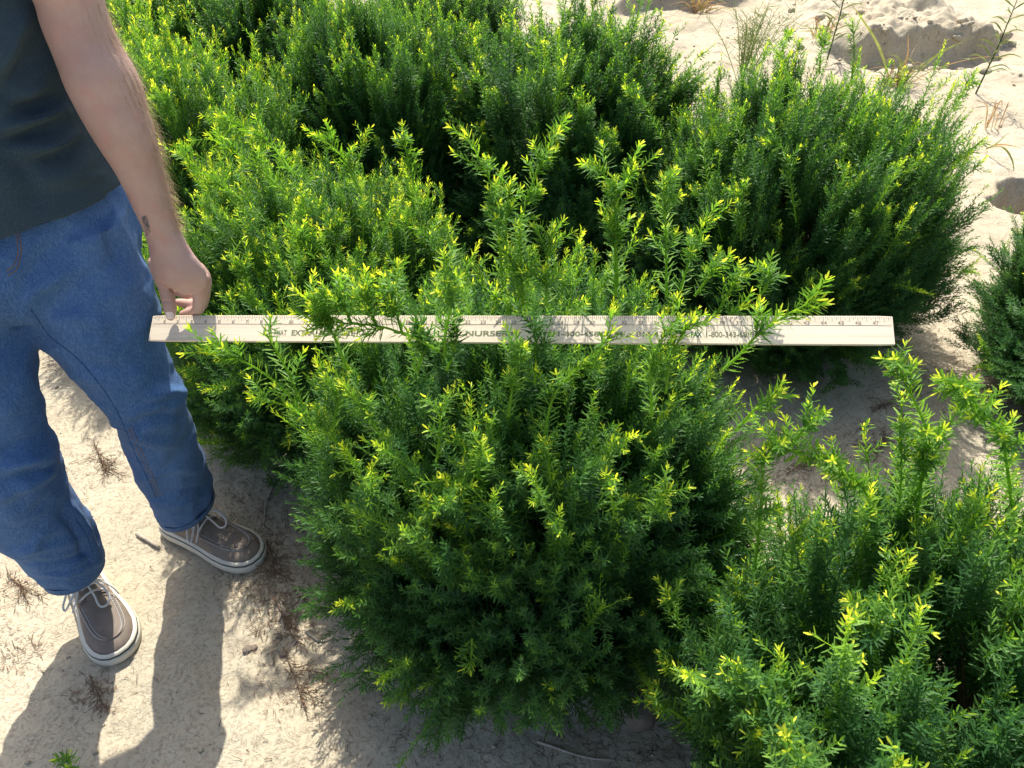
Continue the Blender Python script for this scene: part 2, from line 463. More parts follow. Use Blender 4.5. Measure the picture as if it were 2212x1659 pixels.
def shoot_mesh(path, young, seed, ln=.022, wd=.0031, sides=9, stem=.0024):
    """one long leader following a given path, with short side sprigs"""
    rng = np.random.default_rng(seed); fo = Foliage()
    P, _ = spline(path, None, 14); A = np.array([tuple(p) for p in P])
    seg = np.linalg.norm(np.diff(A, axis=0), axis=1); cum = np.concatenate([[0], np.cumsum(seg)]); tot = cum[-1]
    def at(s): return np.stack([np.interp(s, cum, A[:, k]) for k in range(3)], -1)
    n = int(tot / .0021); s = (np.arange(n) + rng.random(n) * .6) / n * tot; t = s / tot
    p = at(s); T = nrm(at(np.minimum(s + .006, tot)) - at(np.maximum(s - .006, 0)))
    a = nrm(np.cross(T, np.array([.3, .5, .81]))); b = np.cross(T, a); ph = np.arange(n) * 2.39996 + .4 * rng.normal(size=n)
    Rd = a * np.cos(ph)[:, None] + b * np.sin(ph)[:, None]
    tt = sstep(tot - .05, tot, s) * .95
    y = young * (.34 + .20 * t + .58 * sstep(tot - .035, tot, s)) + .06 * rng.normal(size=n)
    fo.needles(p, T, Rd, tt, ln, wd, y, np.clip(.55 + .15 * rng.normal(size=n), 0, 1), rng, 0, .95)
    # stem
    g = Geo(); sp = at(np.linspace(0, tot, 18)); g.tube([Vector(q) for q in sp], list(np.linspace(stem, stem * .45, 18)), 6)
    Vg = np.array([tuple(q) for q in g.v]); Fg = np.array([f for f in g.f if len(f) == 4])
    fo.push(Vg, Fg, np.full(len(Fg), .55), np.full(len(Fg), .6))
    if sides:
        ss = tot * (1 - np.sort(rng.random(sides) ** 1.3 * .62)) - .012; B = at(ss); Ts = nrm(at(np.minimum(ss + .006, tot)) - at(ss - .006))
        a, b = perp(Ts, rng); d = nrm(Ts * .9 + a * (.75 + .3 * rng.random(sides))[:, None] + UP * .35)
        fo.sprigs(B, d, .15 * rng.normal(size=d.shape) + Ts * .1, .022 + .03 * rng.random(sides), np.full(sides, young * 1.08), np.full(sides, .6), rng, ln * .85, wd, .0016, 0, .001)
    return fo.mesh('yew_shoot')

def shrub(name_label, x, y, foliage, branches, rz=0, sc=(1, 1, 1)):
    r = empty('yew_shrub', (x, y, gz(x, y)), name_label, 'shrub', 'yew shrubs growing in the nursery field', rz); r.scale = sc
    link('foliage', foliage, M['yew'], r, smooth=False); link('branches', branches, M['bark'], r)
    return r

HERO = []
fA, bA = make_shrub_meshes(11, .395, .66, 860, 9, .74, 0, low=.36)
shA = shrub('bushy yew shrub in the centre with the wooden measuring stick lying across it', .03, 1.13, fA, bA)
fB, bB = make_shrub_meshes(12, .37, .66, 560, 8, 1.15, 0, low=.24)
shB = shrub('bright yellow-green yew shrub right behind the hand and the left end of the measuring stick', -.52, 1.70, fB, bB)
fC, bC = make_shrub_meshes(13, .51, .56, 660, 9, .85, low=.05, ln=.0220, wd=.0032, spacing=.0028)
shC = shrub('nearest yew shrub, in the lower right corner, with arching yellow shoots',   .81, .54, fC, bC)
fD, bD = make_shrub_meshes(14, .44, .72, 760, 11, .68, 1, wd=.0031, low=.22)
shD = shrub('broad dark green yew shrub behind the right end of the measuring stick', .86, 2.15, fD, bD, 1.3, sc=(.96, .96, 1.02))
fE, bE = make_shrub_meshes(15, .33, .74, 560, 11, .70, 1, wd=.0032, low=.40)
shE2 = shrub('middle yew shrub of the back row, deeply shaded behind the forked yellow shoots', .21, 2.58, fE, bE, sc=(1.24, 1.12, 1.06))
def copy_shrub(src, x, y, rz, sc, label):
    r = src.copy(); C.objects.link(r); r.location = (x, y, gz(x, y)); r.rotation_euler = (0, 0, rz); r.scale = sc; r['label'] = label
    for ch in list(src.children):
        c = ch.copy(); C.objects.link(c); c.parent = r
    return r
shE1 = copy_shrub(shE2, -.48, 2.66, 2.3, (.98, .98, 1.08), 'dark yew shrub in the back row directly left of the middle one')
shG = copy_shrub(shB, -1.08, 2.35, 2.4, (1.05, 1.05, 1.12), 'bright yew shrub directly behind the bare forearm of the person')
shH = copy_shrub(shD, 1.84, 1.74, 4.9, (.98, .98, .66), 'bluish green yew shrub cut off by the right edge of the photo')
shK = copy_shrub(shB, -1.62, 2.95, .8, (1.1, 1.1, 1.15), 'far yew shrub at the upper left between the shirt and the bare arm')
shL = copy_shrub(shE2, -1.02, 3.45, 5.2, (1.2, 1.2, 1.0), 'farthest yew shrub near the top edge, left of the back row')
shN = copy_shrub(shB, -1.52, 3.75, 3.1, (1.35, 1.35, 1.25), 'distant yew shrub just right of the upper arm at the top edge')
shM = copy_shrub(shE2, -.30, 3.50, 4.0, (1.1, 1.1, .95), 'yew shrub half hidden behind the back row at the top edge')

def shoots(parent, lst, young=.95, seed0=100, **k):
    inv = Matrix.LocRotScale(parent.location, parent.rotation_euler, parent.scale).inverted()
    for i, (f, pts, *o) in enumerate(lst):
        path = []
        for j, q in enumerate(pts):
            ff = f[0] + (f[1] - f[0]) * j / (len(pts) - 1) if isinstance(f, tuple) else f
            path.append(inv @ atf(q[0], q[1], ff))
        kw = dict(k)
        if o: kw.update(o[0])
        yv = kw.pop('young', young)
        link('shoot', shoot_mesh(path, yv, seed0 + i, **kw), M['yew'], parent, smooth=False)
# base -> tip, in photo positions, at the forward distance they stand at
shoots(shA, [
    ((.94, .97), [(750, 800), (732, 750), (700, 692), (634, 622)]),
    ((.93, .96), [(950, 760), (905, 734), (870, 720), (815, 704), (740, 698), (690, 688)], dict(sides=12)),
    ((.95, .98), [(870, 724), (858, 680), (850, 618)]), ((.95, .98), [(815, 706), (800, 670), (786, 618)]),
    ((.95, .98), [(760, 700), (740, 660), (715, 640)]),
    ((.92, .93), [(660, 890), (620, 800), (572, 716)], dict(young=.8, sides=2)),
    ((.90, .90), [(680, 930), (620, 850), (560, 800), (500, 770), (432, 752)], dict(sides=10)),
    ((.88, .86), [(760, 990), (700, 930), (633, 882), (542, 856)], dict(sides=10)),
    ((.85, .86), [(885, 1070), (847, 986), (790, 892), (738, 830)], dict(young=.85)),
    ((.90, .93), [(1098, 900), (1108, 836), (1126, 742)]),
    ((.88, .93), [(1172, 970), (1193, 863), (1237, 806), (1277, 773), (1327, 712)], dict(sides=12)),
    ((.89, .93), [(1408, 900), (1405, 800), (1420, 750), (1447, 712)]),
    ((.89, .94), [(1438, 850), (1450, 770), (1470, 730), (1502, 682)]),
    ((.87, .90), [(1560, 800), (1598, 766), (1634, 726), (1700, 680), (1776, 642)], dict(sides=9, ln=.024)),
    ((.86, .84), [(1590, 930), (1630, 886), (1690, 842)], dict(sides=4)),
    ((.82, .82), [(1028, 1100), (1032, 1030), (1040, 952)], dict(sides=6)),
    ((.84, .86), [(945, 990), (950, 930), (952, 874)], dict(sides=5)),
    ((.80, .78), [(930, 1140), (925, 1105), (920, 1072)], dict(sides=2)),
    ((.80, .78), [(1020, 1150), (1000, 1110), (983, 1064)], dict(sides=3)),
    ((.80, .79), [(1330, 1100), (1315, 1060), (1308, 1020)], dict(sides=3)),
    ((.79, .77), [(1400, 1120), (1420, 1085), (1450, 1056)], dict(sides=5)),
    ((.84, .85), [(1190, 1040), (1185, 1000), (1180, 955)], dict(sides=3)),
    ((.88, .93), [(720, 930), (725, 890), (738, 830)], dict(sides=5)),
    ((.70, .66), [(1020, 1380), (1018, 1420), (1015, 1450)], dict(sides=2, young=.7)),
    ((.70, .67), [(890, 1460), (875, 1490), (868, 1520)], dict(sides=2, young=.7)),
    ((.93, .93), [(960, 770), (962, 720), (975, 650), (958, 540)], dict(sides=9)),
    ((.95, .96), [(1155, 830), (1158, 760), (1150, 690)], dict(young=.3)),
    ((.95, .96), [(900, 800), (920, 740), (900, 690)], dict(young=.25)),
    ((.94, .95), [(965, 800), (985, 740), (980, 680)], dict(young=.25)),
    ((1.10, 1.14), [(1085, 600), (1070, 433), (1047, 367), (1004, 282)], dict(sides=11)),
    ((1.10, 1.14), [(1115, 600), (1128, 470), (1165, 360), (1204, 282)], dict(sides=13)),
    ((1.12, 1.16), [(1095, 580), (1093, 480), (1100, 400)], dict(sides=7)),
    ((1.10, 1.13), [(1330, 640), (1328, 500), (1327, 417), (1284, 347)], dict(sides=10)),
    ((1.10, 1.13), [(1334, 620), (1330, 430), (1350, 400), (1374, 347)], dict(sides=12)),
    ((1.10, 1.12), [(1440, 640), (1438, 500), (1432, 380)], dict(sides=11)),
    ((1.07, 1.09), [(1460, 660), (1490, 560), (1525, 472)], dict(sides=7)),
    ((1.05, 1.06), [(1125, 670), (1115, 600), (1100, 545)], dict(sides=6, young=.8)),
    ((1.05, 1.06), [(1130, 660), (1125, 560), (1118, 480)], dict(sides=6, young=.8)),
    ((1.06, 1.08), [(1175, 600), (1185, 540), (1195, 490)], dict(sides=5, young=.8)),
    ((1.04, 1.05), [(1180, 660), (1180, 620), (1178, 575)], dict(sides=4)),
    ((1.04, 1.04), [(1255, 690), (1255, 665)], dict(sides=2)),
    ((1.03, 1.04), [(1540, 690), (1570, 640), (1600, 592)], dict(sides=6)),
    ((1.03, 1.04), [(1570, 690), (1590, 670), (1618, 655)], dict(sides=3)),
    ((1.06, 1.08), [(1500, 640), (1530, 600), (1560, 560)], dict(sides=5)),
    ((1.0, 1.02), [(1640, 640), (1660, 610), (1650, 570)], dict(sides=5, young=.7)),
])
shoots(shB, [
    ((1.48, 1.60), [(900, 440), (890, 380), (867, 290)], dict(sides=9)),
    ((1.45, 1.55), [(780, 420), (740, 340), (690, 290)]), ((1.45, 1.6), [(640, 380), (570, 300), (470, 248)], dict(sides=9)),
    ((1.42, 1.5), [(620, 420), (540, 350), (445, 290)], dict(sides=9)), ((1.40, 1.45), [(520, 430), (450, 380), (395, 335)]),
    ((1.38, 1.42), [(760, 620), (740, 560), (715, 480)]), ((1.36, 1.40), [(540, 660), (530, 600), (520, 570)]),
    ((1.42, 1.46), [(960, 560), (920, 510), (870, 470)], dict(sides=8)), ((1.40, 1.44), [(680, 560), (650, 520), (625, 500)]),
    ((1.32, 1.34), [(500, 690), (500, 650), (495, 630)], dict(sides=3)),
], seed0=300)
shoots(shC, [
    ((.86, .84), [(1896, 1200), (1874, 1073), (1827, 1020), (1774, 985), (1724, 978), (1660, 962)], dict(sides=18, ln=.025, wd=.0036, stem=.003, young=1.05)),
    ((.84, .85), [(1700, 975), (1722, 946), (1764, 890)], dict(sides=5)),
    ((.80, .83), [(1630, 1240), (1644, 1086), (1650, 970)], dict(sides=8)),
    ((.88, .92), [(1975, 1150), (2000, 953), (1984, 886), (1957, 830), (1937, 778)], dict(sides=16, ln=.025, wd=.0036, stem=.003, young=1.05)),
    ((.88, .92), [(1940, 1120), (1947, 1013), (1947, 900), (1950, 850)], dict(sides=8)),
    ((.88, .90), [(1950, 1120), (2010, 1000), (2060, 900), (2100, 850)], dict(sides=8)),
    ((.86, .88), [(2190, 1120), (2177, 1020), (2161, 936), (2124, 893), (2084, 846), (2030, 815)], dict(sides=18, ln=.025, wd=.0036, stem=.003, young=1.05)),
    ((.72, .74), [(1470, 1360), (1455, 1310), (1436, 1268)], dict(sides=4)),
    ((.62, .66), [(2026, 1650), (2007, 1496), (1974, 1426), (1907, 1356), (1834, 1292)], dict(sides=16, ln=.025, wd=.0036, stem=.003, young=1.05)),
    ((.74, .80), [(1995, 1320), (2001, 1293), (2067, 1173), (2130, 1075)], dict(sides=12)),
    ((.62, .64), [(1620, 1600), (1607, 1550), (1561, 1462)], dict(sides=7)),
    ((.64, .66), [(1530, 1500), (1480, 1460), (1438, 1432)], dict(sides=6)),
    ((.62, .63), [(1500, 1570), (1460, 1540), (1408, 1512)], dict(sides=6)),
    ((.76, .78), [(1710, 1240), (1712, 1180), (1715, 1140)], dict(sides=4)),
    ((.76, .78), [(1790, 1330), (1800, 1250), (1806, 1205)], dict(sides=3)),
    ((.70, .72), [(1910, 1300), (1925, 1240), (1945, 1190)], dict(sides=3)),
    ((.58, .60), [(2180, 1600), (2195, 1520), (2200, 1450)], dict(sides=4)),
], seed0=400)
shoots(shD, [
    ((1.86, 1.92), [(1560, 520), (1530, 400), (1515, 285)]), ((1.90, 1.95), [(1615, 420), (1600, 330), (1597, 235)], dict(young=.8)),
    ((1.80, 1.84), [(1720, 480), (1705, 380), (1690, 320), (1645, 300)], dict(sides=8)),
    ((1.95, 2.05), [(1820, 350), (1845, 270), (1880, 195)]), ((1.95, 2.05), [(1930, 360), (1960, 310), (1985, 265)]),
    ((2.25, 2.35), [(1840, 170), (1845, 110), (1842, 55)], dict(young=.7)), ((2.25, 2.35), [(1770, 160), (1775, 110), (1790, 80)]),
    ((2.1, 2.15), [(2060, 350), (2090, 330), (2128, 298)], dict(young=.8)), ((2.1, 2.2), [(2060, 240), (2080, 200), (2110, 150)], dict(young=.7)),
    ((1.78, 1.80), [(1600, 520), (1600, 450), (1592, 410)], dict(sides=8)),
    ((1.95, 2.0), [(1430, 300), (1400, 240), (1350, 185)], dict(sides=7)),
    ((2.2, 2.3), [(1690, 160), (1690, 110), (1710, 65)], dict(sides=6)),
], young=.85, seed0=500, sides=4)
shoots(shE2, [], seed0=600)

# ------------------------------------------------------------------ the person
M['skin'] = None
def skin_mat():
    m = NM('skin', .48, .35)
    c = m.ramp(m.noise(14, 4), [(.3, (.42, .265, .215)), (.7, (.52, .355, .295))])
    c = m.mix(m.ramp(m.noise(38, 4), [(.5, (0, 0, 0)), (.75, (.55, .55, .55))]), c, (.50, .25, .21))
    c = m.mix(m.ramp(m.noise(420, 2), [(.62, (0, 0, 0)), (.72, (.35, .35, .35))]), c, (.40, .22, .15))
    m.color(c)
    m.b.inputs['Subsurface Weight'].default_value = .12; m.b.inputs['Subsurface Radius'].default_value = (.012, .005, .003)
    m.b.inputs['Subsurface Scale'].default_value = .6
    b = m.bump(m.noise(260, 4), .4, .0012); m.bump(m.noise(34, 4), .35, .004, b)
    return m.m
M['skin'] = skin_mat()
def denim_mat():
    m = NM('blue_denim', .85, .12)
    c = m.ramp(m.noise(6, 4, .6, m.stretch(1, 1, .45)), [(.3, (.034, .088, .215)), (.5, (.048, .118, .275)), (.72, (.085, .175, .36))])
    st = m.noise(330, 3, .65, m.stretch(1.6, 1.6, .35))
    c = m.mix(m.ramp(st, [(.42, (0, 0, 0)), (.75, (.6, .6, .6))]), c, (.18, .29, .46))
    c = m.mix(m.ramp(m.noise(420, 2), [(.35, (.4, .4, .4)), (.5, (0, 0, 0))]), c, (.035, .07, .17))
    m.color(c); m.b.inputs['Sheen Weight'].default_value = .04
    b = m.bump(st, .35, .0012); m.bump(m.noise(18, 4), .3, .004, b)
    return m.m
M['denim'] = denim_mat()
def shirt_mat():
    m = NM('grey_green_jersey', .9, .1)
    f = m.noise(500, 2)
    c = m.ramp(m.noise(7, 3), [(.3, (.030, .052, .070)), (.7, (.041, .068, .088))])
    c = m.mix(m.ramp(f, [(.5, (0, 0, 0)), (.7, (.6, .6, .6))]), c, (.075, .11, .125))
    m.color(c); m.b.inputs['Sheen Weight'].default_value = .08
    b = m.bump(f, .25, .0008); m.bump(m.noise(14, 3), .25, .005, b); return m.m
M['shirt'] = shirt_mat()
M['stitch'] = simple('tan_thread', (.30, .17, .07), .8, .1, .3, 400)
M['seam'] = simple('dark_denim_seam', (.042, .095, .22), .85, .1, .5, 220, .001)
M['suede'] = simple('taupe_shoe_leather', (.205, .165, .13), .7, .25, .18, 45, .0008, 300)
M['rubber'] = simple('cream_rubber', (.62, .58, .47), .6, .3, .08, 25, .0005, 200)
M['stripe'] = simple('dark_rubber_stripe', (.05, .06, .055), .6, .3, .1, 40)
M['lace'] = simple('white_cord', (.62, .61, .58), .85, .1, .12, 500, .0008, 900)
M['dark'] = simple('dark_lining', (.025, .028, .035), .9, .1, .2, 60)
def ink_mat():
    m = NM('faded_tattoo_ink', .5, .3); m.color(m.ramp(m.noise(95, 3, .6), [(.44, (.085, .085, .09)), (.60, (.42, .27, .23))])); return m.m
M['ink'] = ink_mat()
M['hair'] = simple('brown_hair', (.14, .085, .045), .5, .4, .3, 60)
M['bodyhair'] = simple('light_brown_hair', (.46, .31, .17), .5, .4, .3, 60)
M['eye'] = simple('eye_white', (.75, .73, .70), .3, .5, .03, 20)
M['iris'] = simple('iris', (.12, .09, .05), .3, .5, .1, 200)
M['nail'] = simple('nail', (.80, .64, .60), .28, .5, .06, 60)
M['lip'] = simple('lips', (.50, .25, .22), .5, .35, .1, 80)

person = empty('person', (-.82, 1.12, 0), 'person in a dark grey-green t-shirt and blue jeans holding the left end of the stick', 'person')
FW = Vector((.79, -.61, 0)).normalized(); LF = Vector((.61, .79, 0)).normalized(); ZZ = Vector((0, 0, 1))
inv_person = Matrix.Translation(person.location).inverted()
def plink(name, me, mat, parent=None, smooth=True):
    me.transform(inv_person); return link(name, me, mat, parent or person, smooth)

def sil_rings(lst, n=30, sub=4):
    """rings given as photo silhouette pairs (xl, yl, xr, yr, forward, depth ratio)"""
    Ls = [atf(q[0], q[1], q[4]) for q in lst]; Rs = [atf(q[2], q[3], q[4]) for q in lst]
    L2, _ = spline(Ls, None, sub); R2, _ = spline(Rs, None, sub); _, K = spline(Ls, [q[5] for q in lst], sub)
    cs = [(a + b) / 2 for a, b in zip(L2, R2)]; out = []
    for i, c in enumerate(cs):
        ax = (cs[min(i + 1, len(cs) - 1)] - cs[max(i - 1, 0)]).normalized()
        a = (R2[i] - L2[i]) / 2; b = a.cross(ax).normalized() * a.length * K[i]
        out.append([c + a * math.cos(2 * math.pi * k / n) + b * math.sin(2 * math.pi * k / n) for k in range(n)])
    return out
def ell_ring(c, rl, rf, n=40, p=2.3, tilt=None):
    o = []
    for k in range(n):
        w = 2 * math.pi * k / n; cw, sw = math.cos(w), math.sin(w)
        q = Vector(c) + LF * (rl * math.copysign(abs(cw) ** (2 / p), cw)) + FW * (rf * math.copysign(abs(sw) ** (2 / p), sw))
        if tilt: q.z += tilt * sw
        o.append(q)
    return o
def fold(me, lst):
    """raise or sink ridges along photo polylines cast on the mesh: (points, amplitude, width)"""
    co, no = get_co(me), get_no(me); bv = BVHTree.FromPolygons([tuple(v.co) for v in me.vertices], [tuple(q.vertices) for q in me.polygons])
    o = Vector((0, 0, CAM_H)); d = np.zeros(len(co))
    for pts, amp, wd in lst:
        wd *= .72
        P, _ = spline([Vector((x, y, 0)) for x, y in pts], None, 8); S = []
        for i, q in enumerate(P):
            h = bv.ray_cast(o, (camd(q.x, q.y, 1.0) - o).normalized())
            if h[0]: S.append((np.array(h[0]), math.sin(math.pi * (.12 + .76 * i / (len(P) - 1)))))
        e = np.zeros(len(co))
        for (a, wa), (b, wb) in zip(S[:-1], S[1:]):
            ab = b - a; l2 = ab @ ab
            if l2 < 1e-10 or l2 > .02: continue
            t = np.clip(((co - a) @ ab) / l2, 0, 1); r = np.linalg.norm(co - (a + t[:, None] * ab), axis=1)
            e = np.maximum(e, np.exp(-(r / wd) ** 2) * (wa + (wb - wa) * t))
        d += amp * e
    set_co(me, co + no * d[:, None])

# --- jeans
g = Geo()
g.rings(sil_rings([(-60, 470, 262, 470, 1.15, .8), (-10, 540, 288, 545, 1.15, .85), (28, 600, 320, 610, 1.14, .88), (48, 645, 337, 672, 1.13, .92), (82, 700, 346, 735, 1.12, .95), (136, 758, 362, 790, 1.11, 1), (196, 818, 381, 838, 1.10, 1),
    (233, 866, 396, 862, 1.10, 1), (252, 905, 401, 890, 1.11, 1), (270, 955, 414, 935, 1.13, 1), (301, 1015, 434, 990, 1.15, 1), (322, 1052, 447, 1028, 1.165, 1), (333, 1080, 455, 1060, 1.175, 1), (344, 1100, 460, 1082, 1.18, 1)]))
g.rings(sil_rings([(-250, 480, 0, 480, 1.09, .85), (-215, 560, 20, 565, 1.08, .88), (-192, 640, 32, 638, 1.06, .92), (-172, 720, 53, 722, 1.04, .95), (-150, 820, 67, 818, 1.01, 1), (-130, 913, 80, 910, .99, 1), (-112, 965, 91, 955, .98, 1),
    (-95, 1010, 113, 992, .98, 1), (-60, 1075, 137, 1066, .985, 1), (-22, 1115, 163, 1112, .99, 1), (14, 1145, 188, 1150, .995, 1), (44, 1178, 204, 1180, 1.0, 1), (74, 1207, 214, 1206, 1.0, 1), (98, 1232, 219, 1228, 1.0, 1)]))
pel = []
for z, rl, rf in ((.77, .13, .10), (.80, .165, .115), (.85, .176, .121), (.90, .172, .118), (.95, .145, .095), (.98, .12, .08)):
    pel.append(ell_ring((-.803 - .02 * (z - .8), 1.135, z), rl, rf))
g.rings(pel)
me = evaluated(g.mesh('jeans'), [('REMESH', dict(mode='VOXEL', voxel_size=.0062)), ('SMOOTH', dict(factor=.5, iterations=8))])
fold(me, [
    ([(325, 856), (365, 846), (398, 850)], .014, .016), ([(255, 905), (320, 885), (395, 872)], .007, .014), ([(262, 935), (330, 905), (398, 898)], -.008, .015), ([(265, 915), (310, 945), (385, 965)], .009, .014),
    ([(275, 955), (340, 985)], -.006, .012), ([(310, 1040), (380, 1015), (440, 1020)], .006, .013), ([(335, 1078), (400, 1060), (450, 1055)], -.006, .011), ([(342, 1095), (400, 1085), (455, 1070)], .007, .011),
    ([(238, 440), (262, 500), (292, 560)], .012, .014), ([(215, 470), (250, 540), (275, 600)], -.009, .016), ([(60, 640), (140, 590), (215, 570)], .007, .02), ([(45, 625), (100, 560), (150, 500)], -.008, .018), ([(90, 690), (160, 685), (230, 705)], .006, .02),
    ([(150, 760), (220, 790), (290, 790)], -.005, .018), ([(225, 745), (290, 800), (340, 850)], .006, .018),
    ([(5, 1010), (60, 995), (108, 988)], .015, .016), ([(5, 1040), (60, 1022), (112, 1012)], -.010, .016), ([(5, 1080), (70, 1045), (118, 1020)], .008, .014), ([(88, 940), (40, 960), (0, 1000)], -.007, .016),
    ([(60, 800), (30, 860), (5, 920)], .005, .02), ([(150, 1090), (185, 1140), (208, 1195)], .010, .012), ([(135, 1110), (165, 1160), (190, 1212)], -.010, .012), ([(30, 1190), (100, 1185), (180, 1165)], .007, .014),
    ([(55, 1222), (130, 1215), (205, 1190)], -.008, .012), ([(75, 1245), (150, 1240), (214, 1212)], .008, .011), ([(110, 1120), (80, 1170), (40, 1210)], .005, .014)])
co = get_co(me)
P2 = co.copy(); P2[:, 2] *= .45
co = co + get_no(me) * (.0060 * fbm(P2, 9, 3) + .0075 * (.5 - np.abs(fbm(P2 * np.array([1, 1, 2.4]), 15, 2)) ** .7) + .0010 * fbm(co, 60, 2))[:, None]
set_co(me, co)
jeans_bvh = BVHTree.FromPolygons([tuple(v.co) for v in me.vertices], [tuple(p.vertices) for p in me.polygons])
jeans = plink('jeans', me, M['denim'])
CAMP = Vector((0, 0, CAM_H))
def cast(bvh, px, py, off=.0006):
    d = (camd(px, py, 1.0) - CAMP).normalized(); h = bvh.ray_cast(CAMP, d)
    return (h[0] + h[1] * off, h[1]) if h[0] else (None, None)
def surf_line(bvh, pts, rad, mat, name, parent, step=5, dash=0, off=.0004):
    P, _ = spline([Vector((x, y, 0)) for x, y in pts], None, 10)
    fine = [P[0]]
    for p in P[1:]:
        while (p - fine[-1]).length > step: fine.append(fine[-1] + (p - fine[-1]).normalized() * step)
    Q = [cast(bvh, p.x, p.y, off)[0] for p in fine]; gg = Geo()
    runs, cur = [], []
    for q in Q:
        if q is None or (cur and (q - cur[-1]).length > .02):
            if len(cur) > 1: runs.append(cur)
            cur = [] if q is None else [q]
        else: cur.append(q)
    if len(cur) > 1: runs.append(cur)
    for r_ in runs:
        if dash:
            r2, _ = spline(r_, None, 3)
            for i in range(0, len(r2) - dash, dash + 1): gg.tube(r2[i:i + dash + 1], rad, 5)
        else: gg.tube(r_, rad, 6)
    if gg.v: return plink(name, gg.mesh(name), mat, parent)
surf_line(jeans_bvh, [(66, 668), (110, 728), (160, 768), (212, 826), (246, 876), (272, 930), (292, 980), (322, 1040), (338, 1078)], .0008, M['seam'], 'inseam', jeans)
surf_line(jeans_bvh, [(278, 925), (300, 978), (326, 1036), (342, 1074)], .0007, M['stitch'], 'stitching', jeans, 4, 2)
surf_line(jeans_bvh, [(284, 922), (306, 974), (332, 1032), (348, 1072)], .0007, M['stitch'], 'stitching', jeans, 4, 2)
surf_line(jeans_bvh, [(40, 500), (46, 540), (36, 580), (14, 596)], .0008, M['stitch'], 'stitching', jeans, 4, 2)
surf_line(jeans_bvh, [(33, 500), (39, 540), (30, 572), (10, 588)], .0008, M['stitch'], 'stitching', jeans, 4, 2)
surf_line(jeans_bvh, [(164, 1122), (188, 1160), (202, 1196)], .0012, M['seam'], 'inseam', jeans)
# turned hems
for (xs, ys) in (((358, 1122), (395, 1140)),): pass
def hem_ring(lst, name):
    rr = sil_rings(lst, 34, 1); gg = Geo()
    c0 = rr[-1]; cen = sum(c0, Vector()) / len(c0); ax = (cen - sum(rr[-2], Vector()) / len(c0)).normalized()
    a = [cen + (p - cen) * 1.03 - ax * .012 for p in c0]; b = [cen + (p - cen) * 1.035 + ax * .004 for p in c0]; c = [cen + (p - cen) * .95 + ax * .005 for p in c0]; d = [cen + (p - cen) * .93 - ax * .01 for p in c0]
    gg.rings([a, b, c, d], cap=False); plink(name, gg.mesh(name), M['denim'], jeans)
hem_ring([(333, 1080, 455, 1060, 1.175, 1), (344, 1100, 460, 1082, 1.18, 1)], 'hem')
hem_ring([(74, 1207, 214, 1206, 1.0, 1), (98, 1232, 219, 1228, 1.0, 1)], 'hem')

# --- t-shirt
g = Geo(); rings = []
edge = [(238, 402, .936), (230, 388, .955), (200, 350, .99), (174, 300, 1.04), (148, 240, 1.085), (124, 210, 1.11), (95, 110, 1.15), (78, 47, 1.20), (55, 0, 1.25), (36, -60, 1.30)]
for i, (px, py, z) in enumerate(edge):
    p = atf(px, py, 1.15); t = i / (len(edge) - 1)
    rings.append(ell_ring((p.x - .152 + .006 * t, 1.145 + .02 * t, p.z), .188 + .006 * t, .128 - .006 * t, tilt=-.022 * (1 - t)))
top = rings[-1]; tc = sum(top, Vector()) / len(top)
for dz, rl, rf in ((.10, .192, .12), (.17, .175, .105), (.205, .12, .085), (.23, .075, .07)):
    rings.append(ell_ring((tc.x - .01, tc.y + .005, tc.z + dz), rl, rf))
g.rings(rings)
SH = tc + LF * .155 + Vector((0, 0, .135)); SR = tc - LF * .155 + Vector((0, 0, .135))
SLV = atf(125, -118, 1.172)
g.capsule([SH, SH.lerp(SLV, .5) + LF * .012, SLV], [.072, .068, .060], 22)
RW = [SR, SR - LF * .075 + Vector((0, 0, -.14)) + FW * .01]
g.capsule([RW[0], RW[0].lerp(RW[1], .5), RW[1]], [.072, .068, .062], 22)
me = evaluated(g.mesh('t_shirt'), [('REMESH', dict(mode='VOXEL', voxel_size=.0066)), ('SMOOTH', dict(factor=.5, iterations=6))])
fold(me, [([(143, 238), (90, 258), (10, 278)], .026, .013), ([(138, 256), (80, 282), (5, 304)], -.018, .013), ([(168, 290), (120, 312), (60, 326)], .020, .011), ([(176, 308), (130, 336), (80, 348)], -.014, .012), ([(60, 30), (30, 90), (5, 160)], .016, .02),
    ([(222, 376), (180, 387), (120, 402)], .009, .012), ([(5, 210), (60, 235), (110, 222)], -.012, .018), ([(90, 110), (50, 150), (5, 190)], -.014, .018), ([(200, 345), (150, 372), (60, 400)], .011, .014), ([(10, 340), (60, 380), (70, 440)], -.010, .02), ([(112, 180), (70, 200), (10, 235)], .010, .014)])
co, no = get_co(me), get_no(me)
co = co + no * (.0055 * fbm(co * np.array([1, 1, 1.5]), 7, 3) + .006 * (.5 - np.abs(fbm(co * np.array([.7, .7, 1.6]), 8, 2)) ** .8))[:, None]
set_co(me, co); plink('t_shirt', me, M['shirt'])

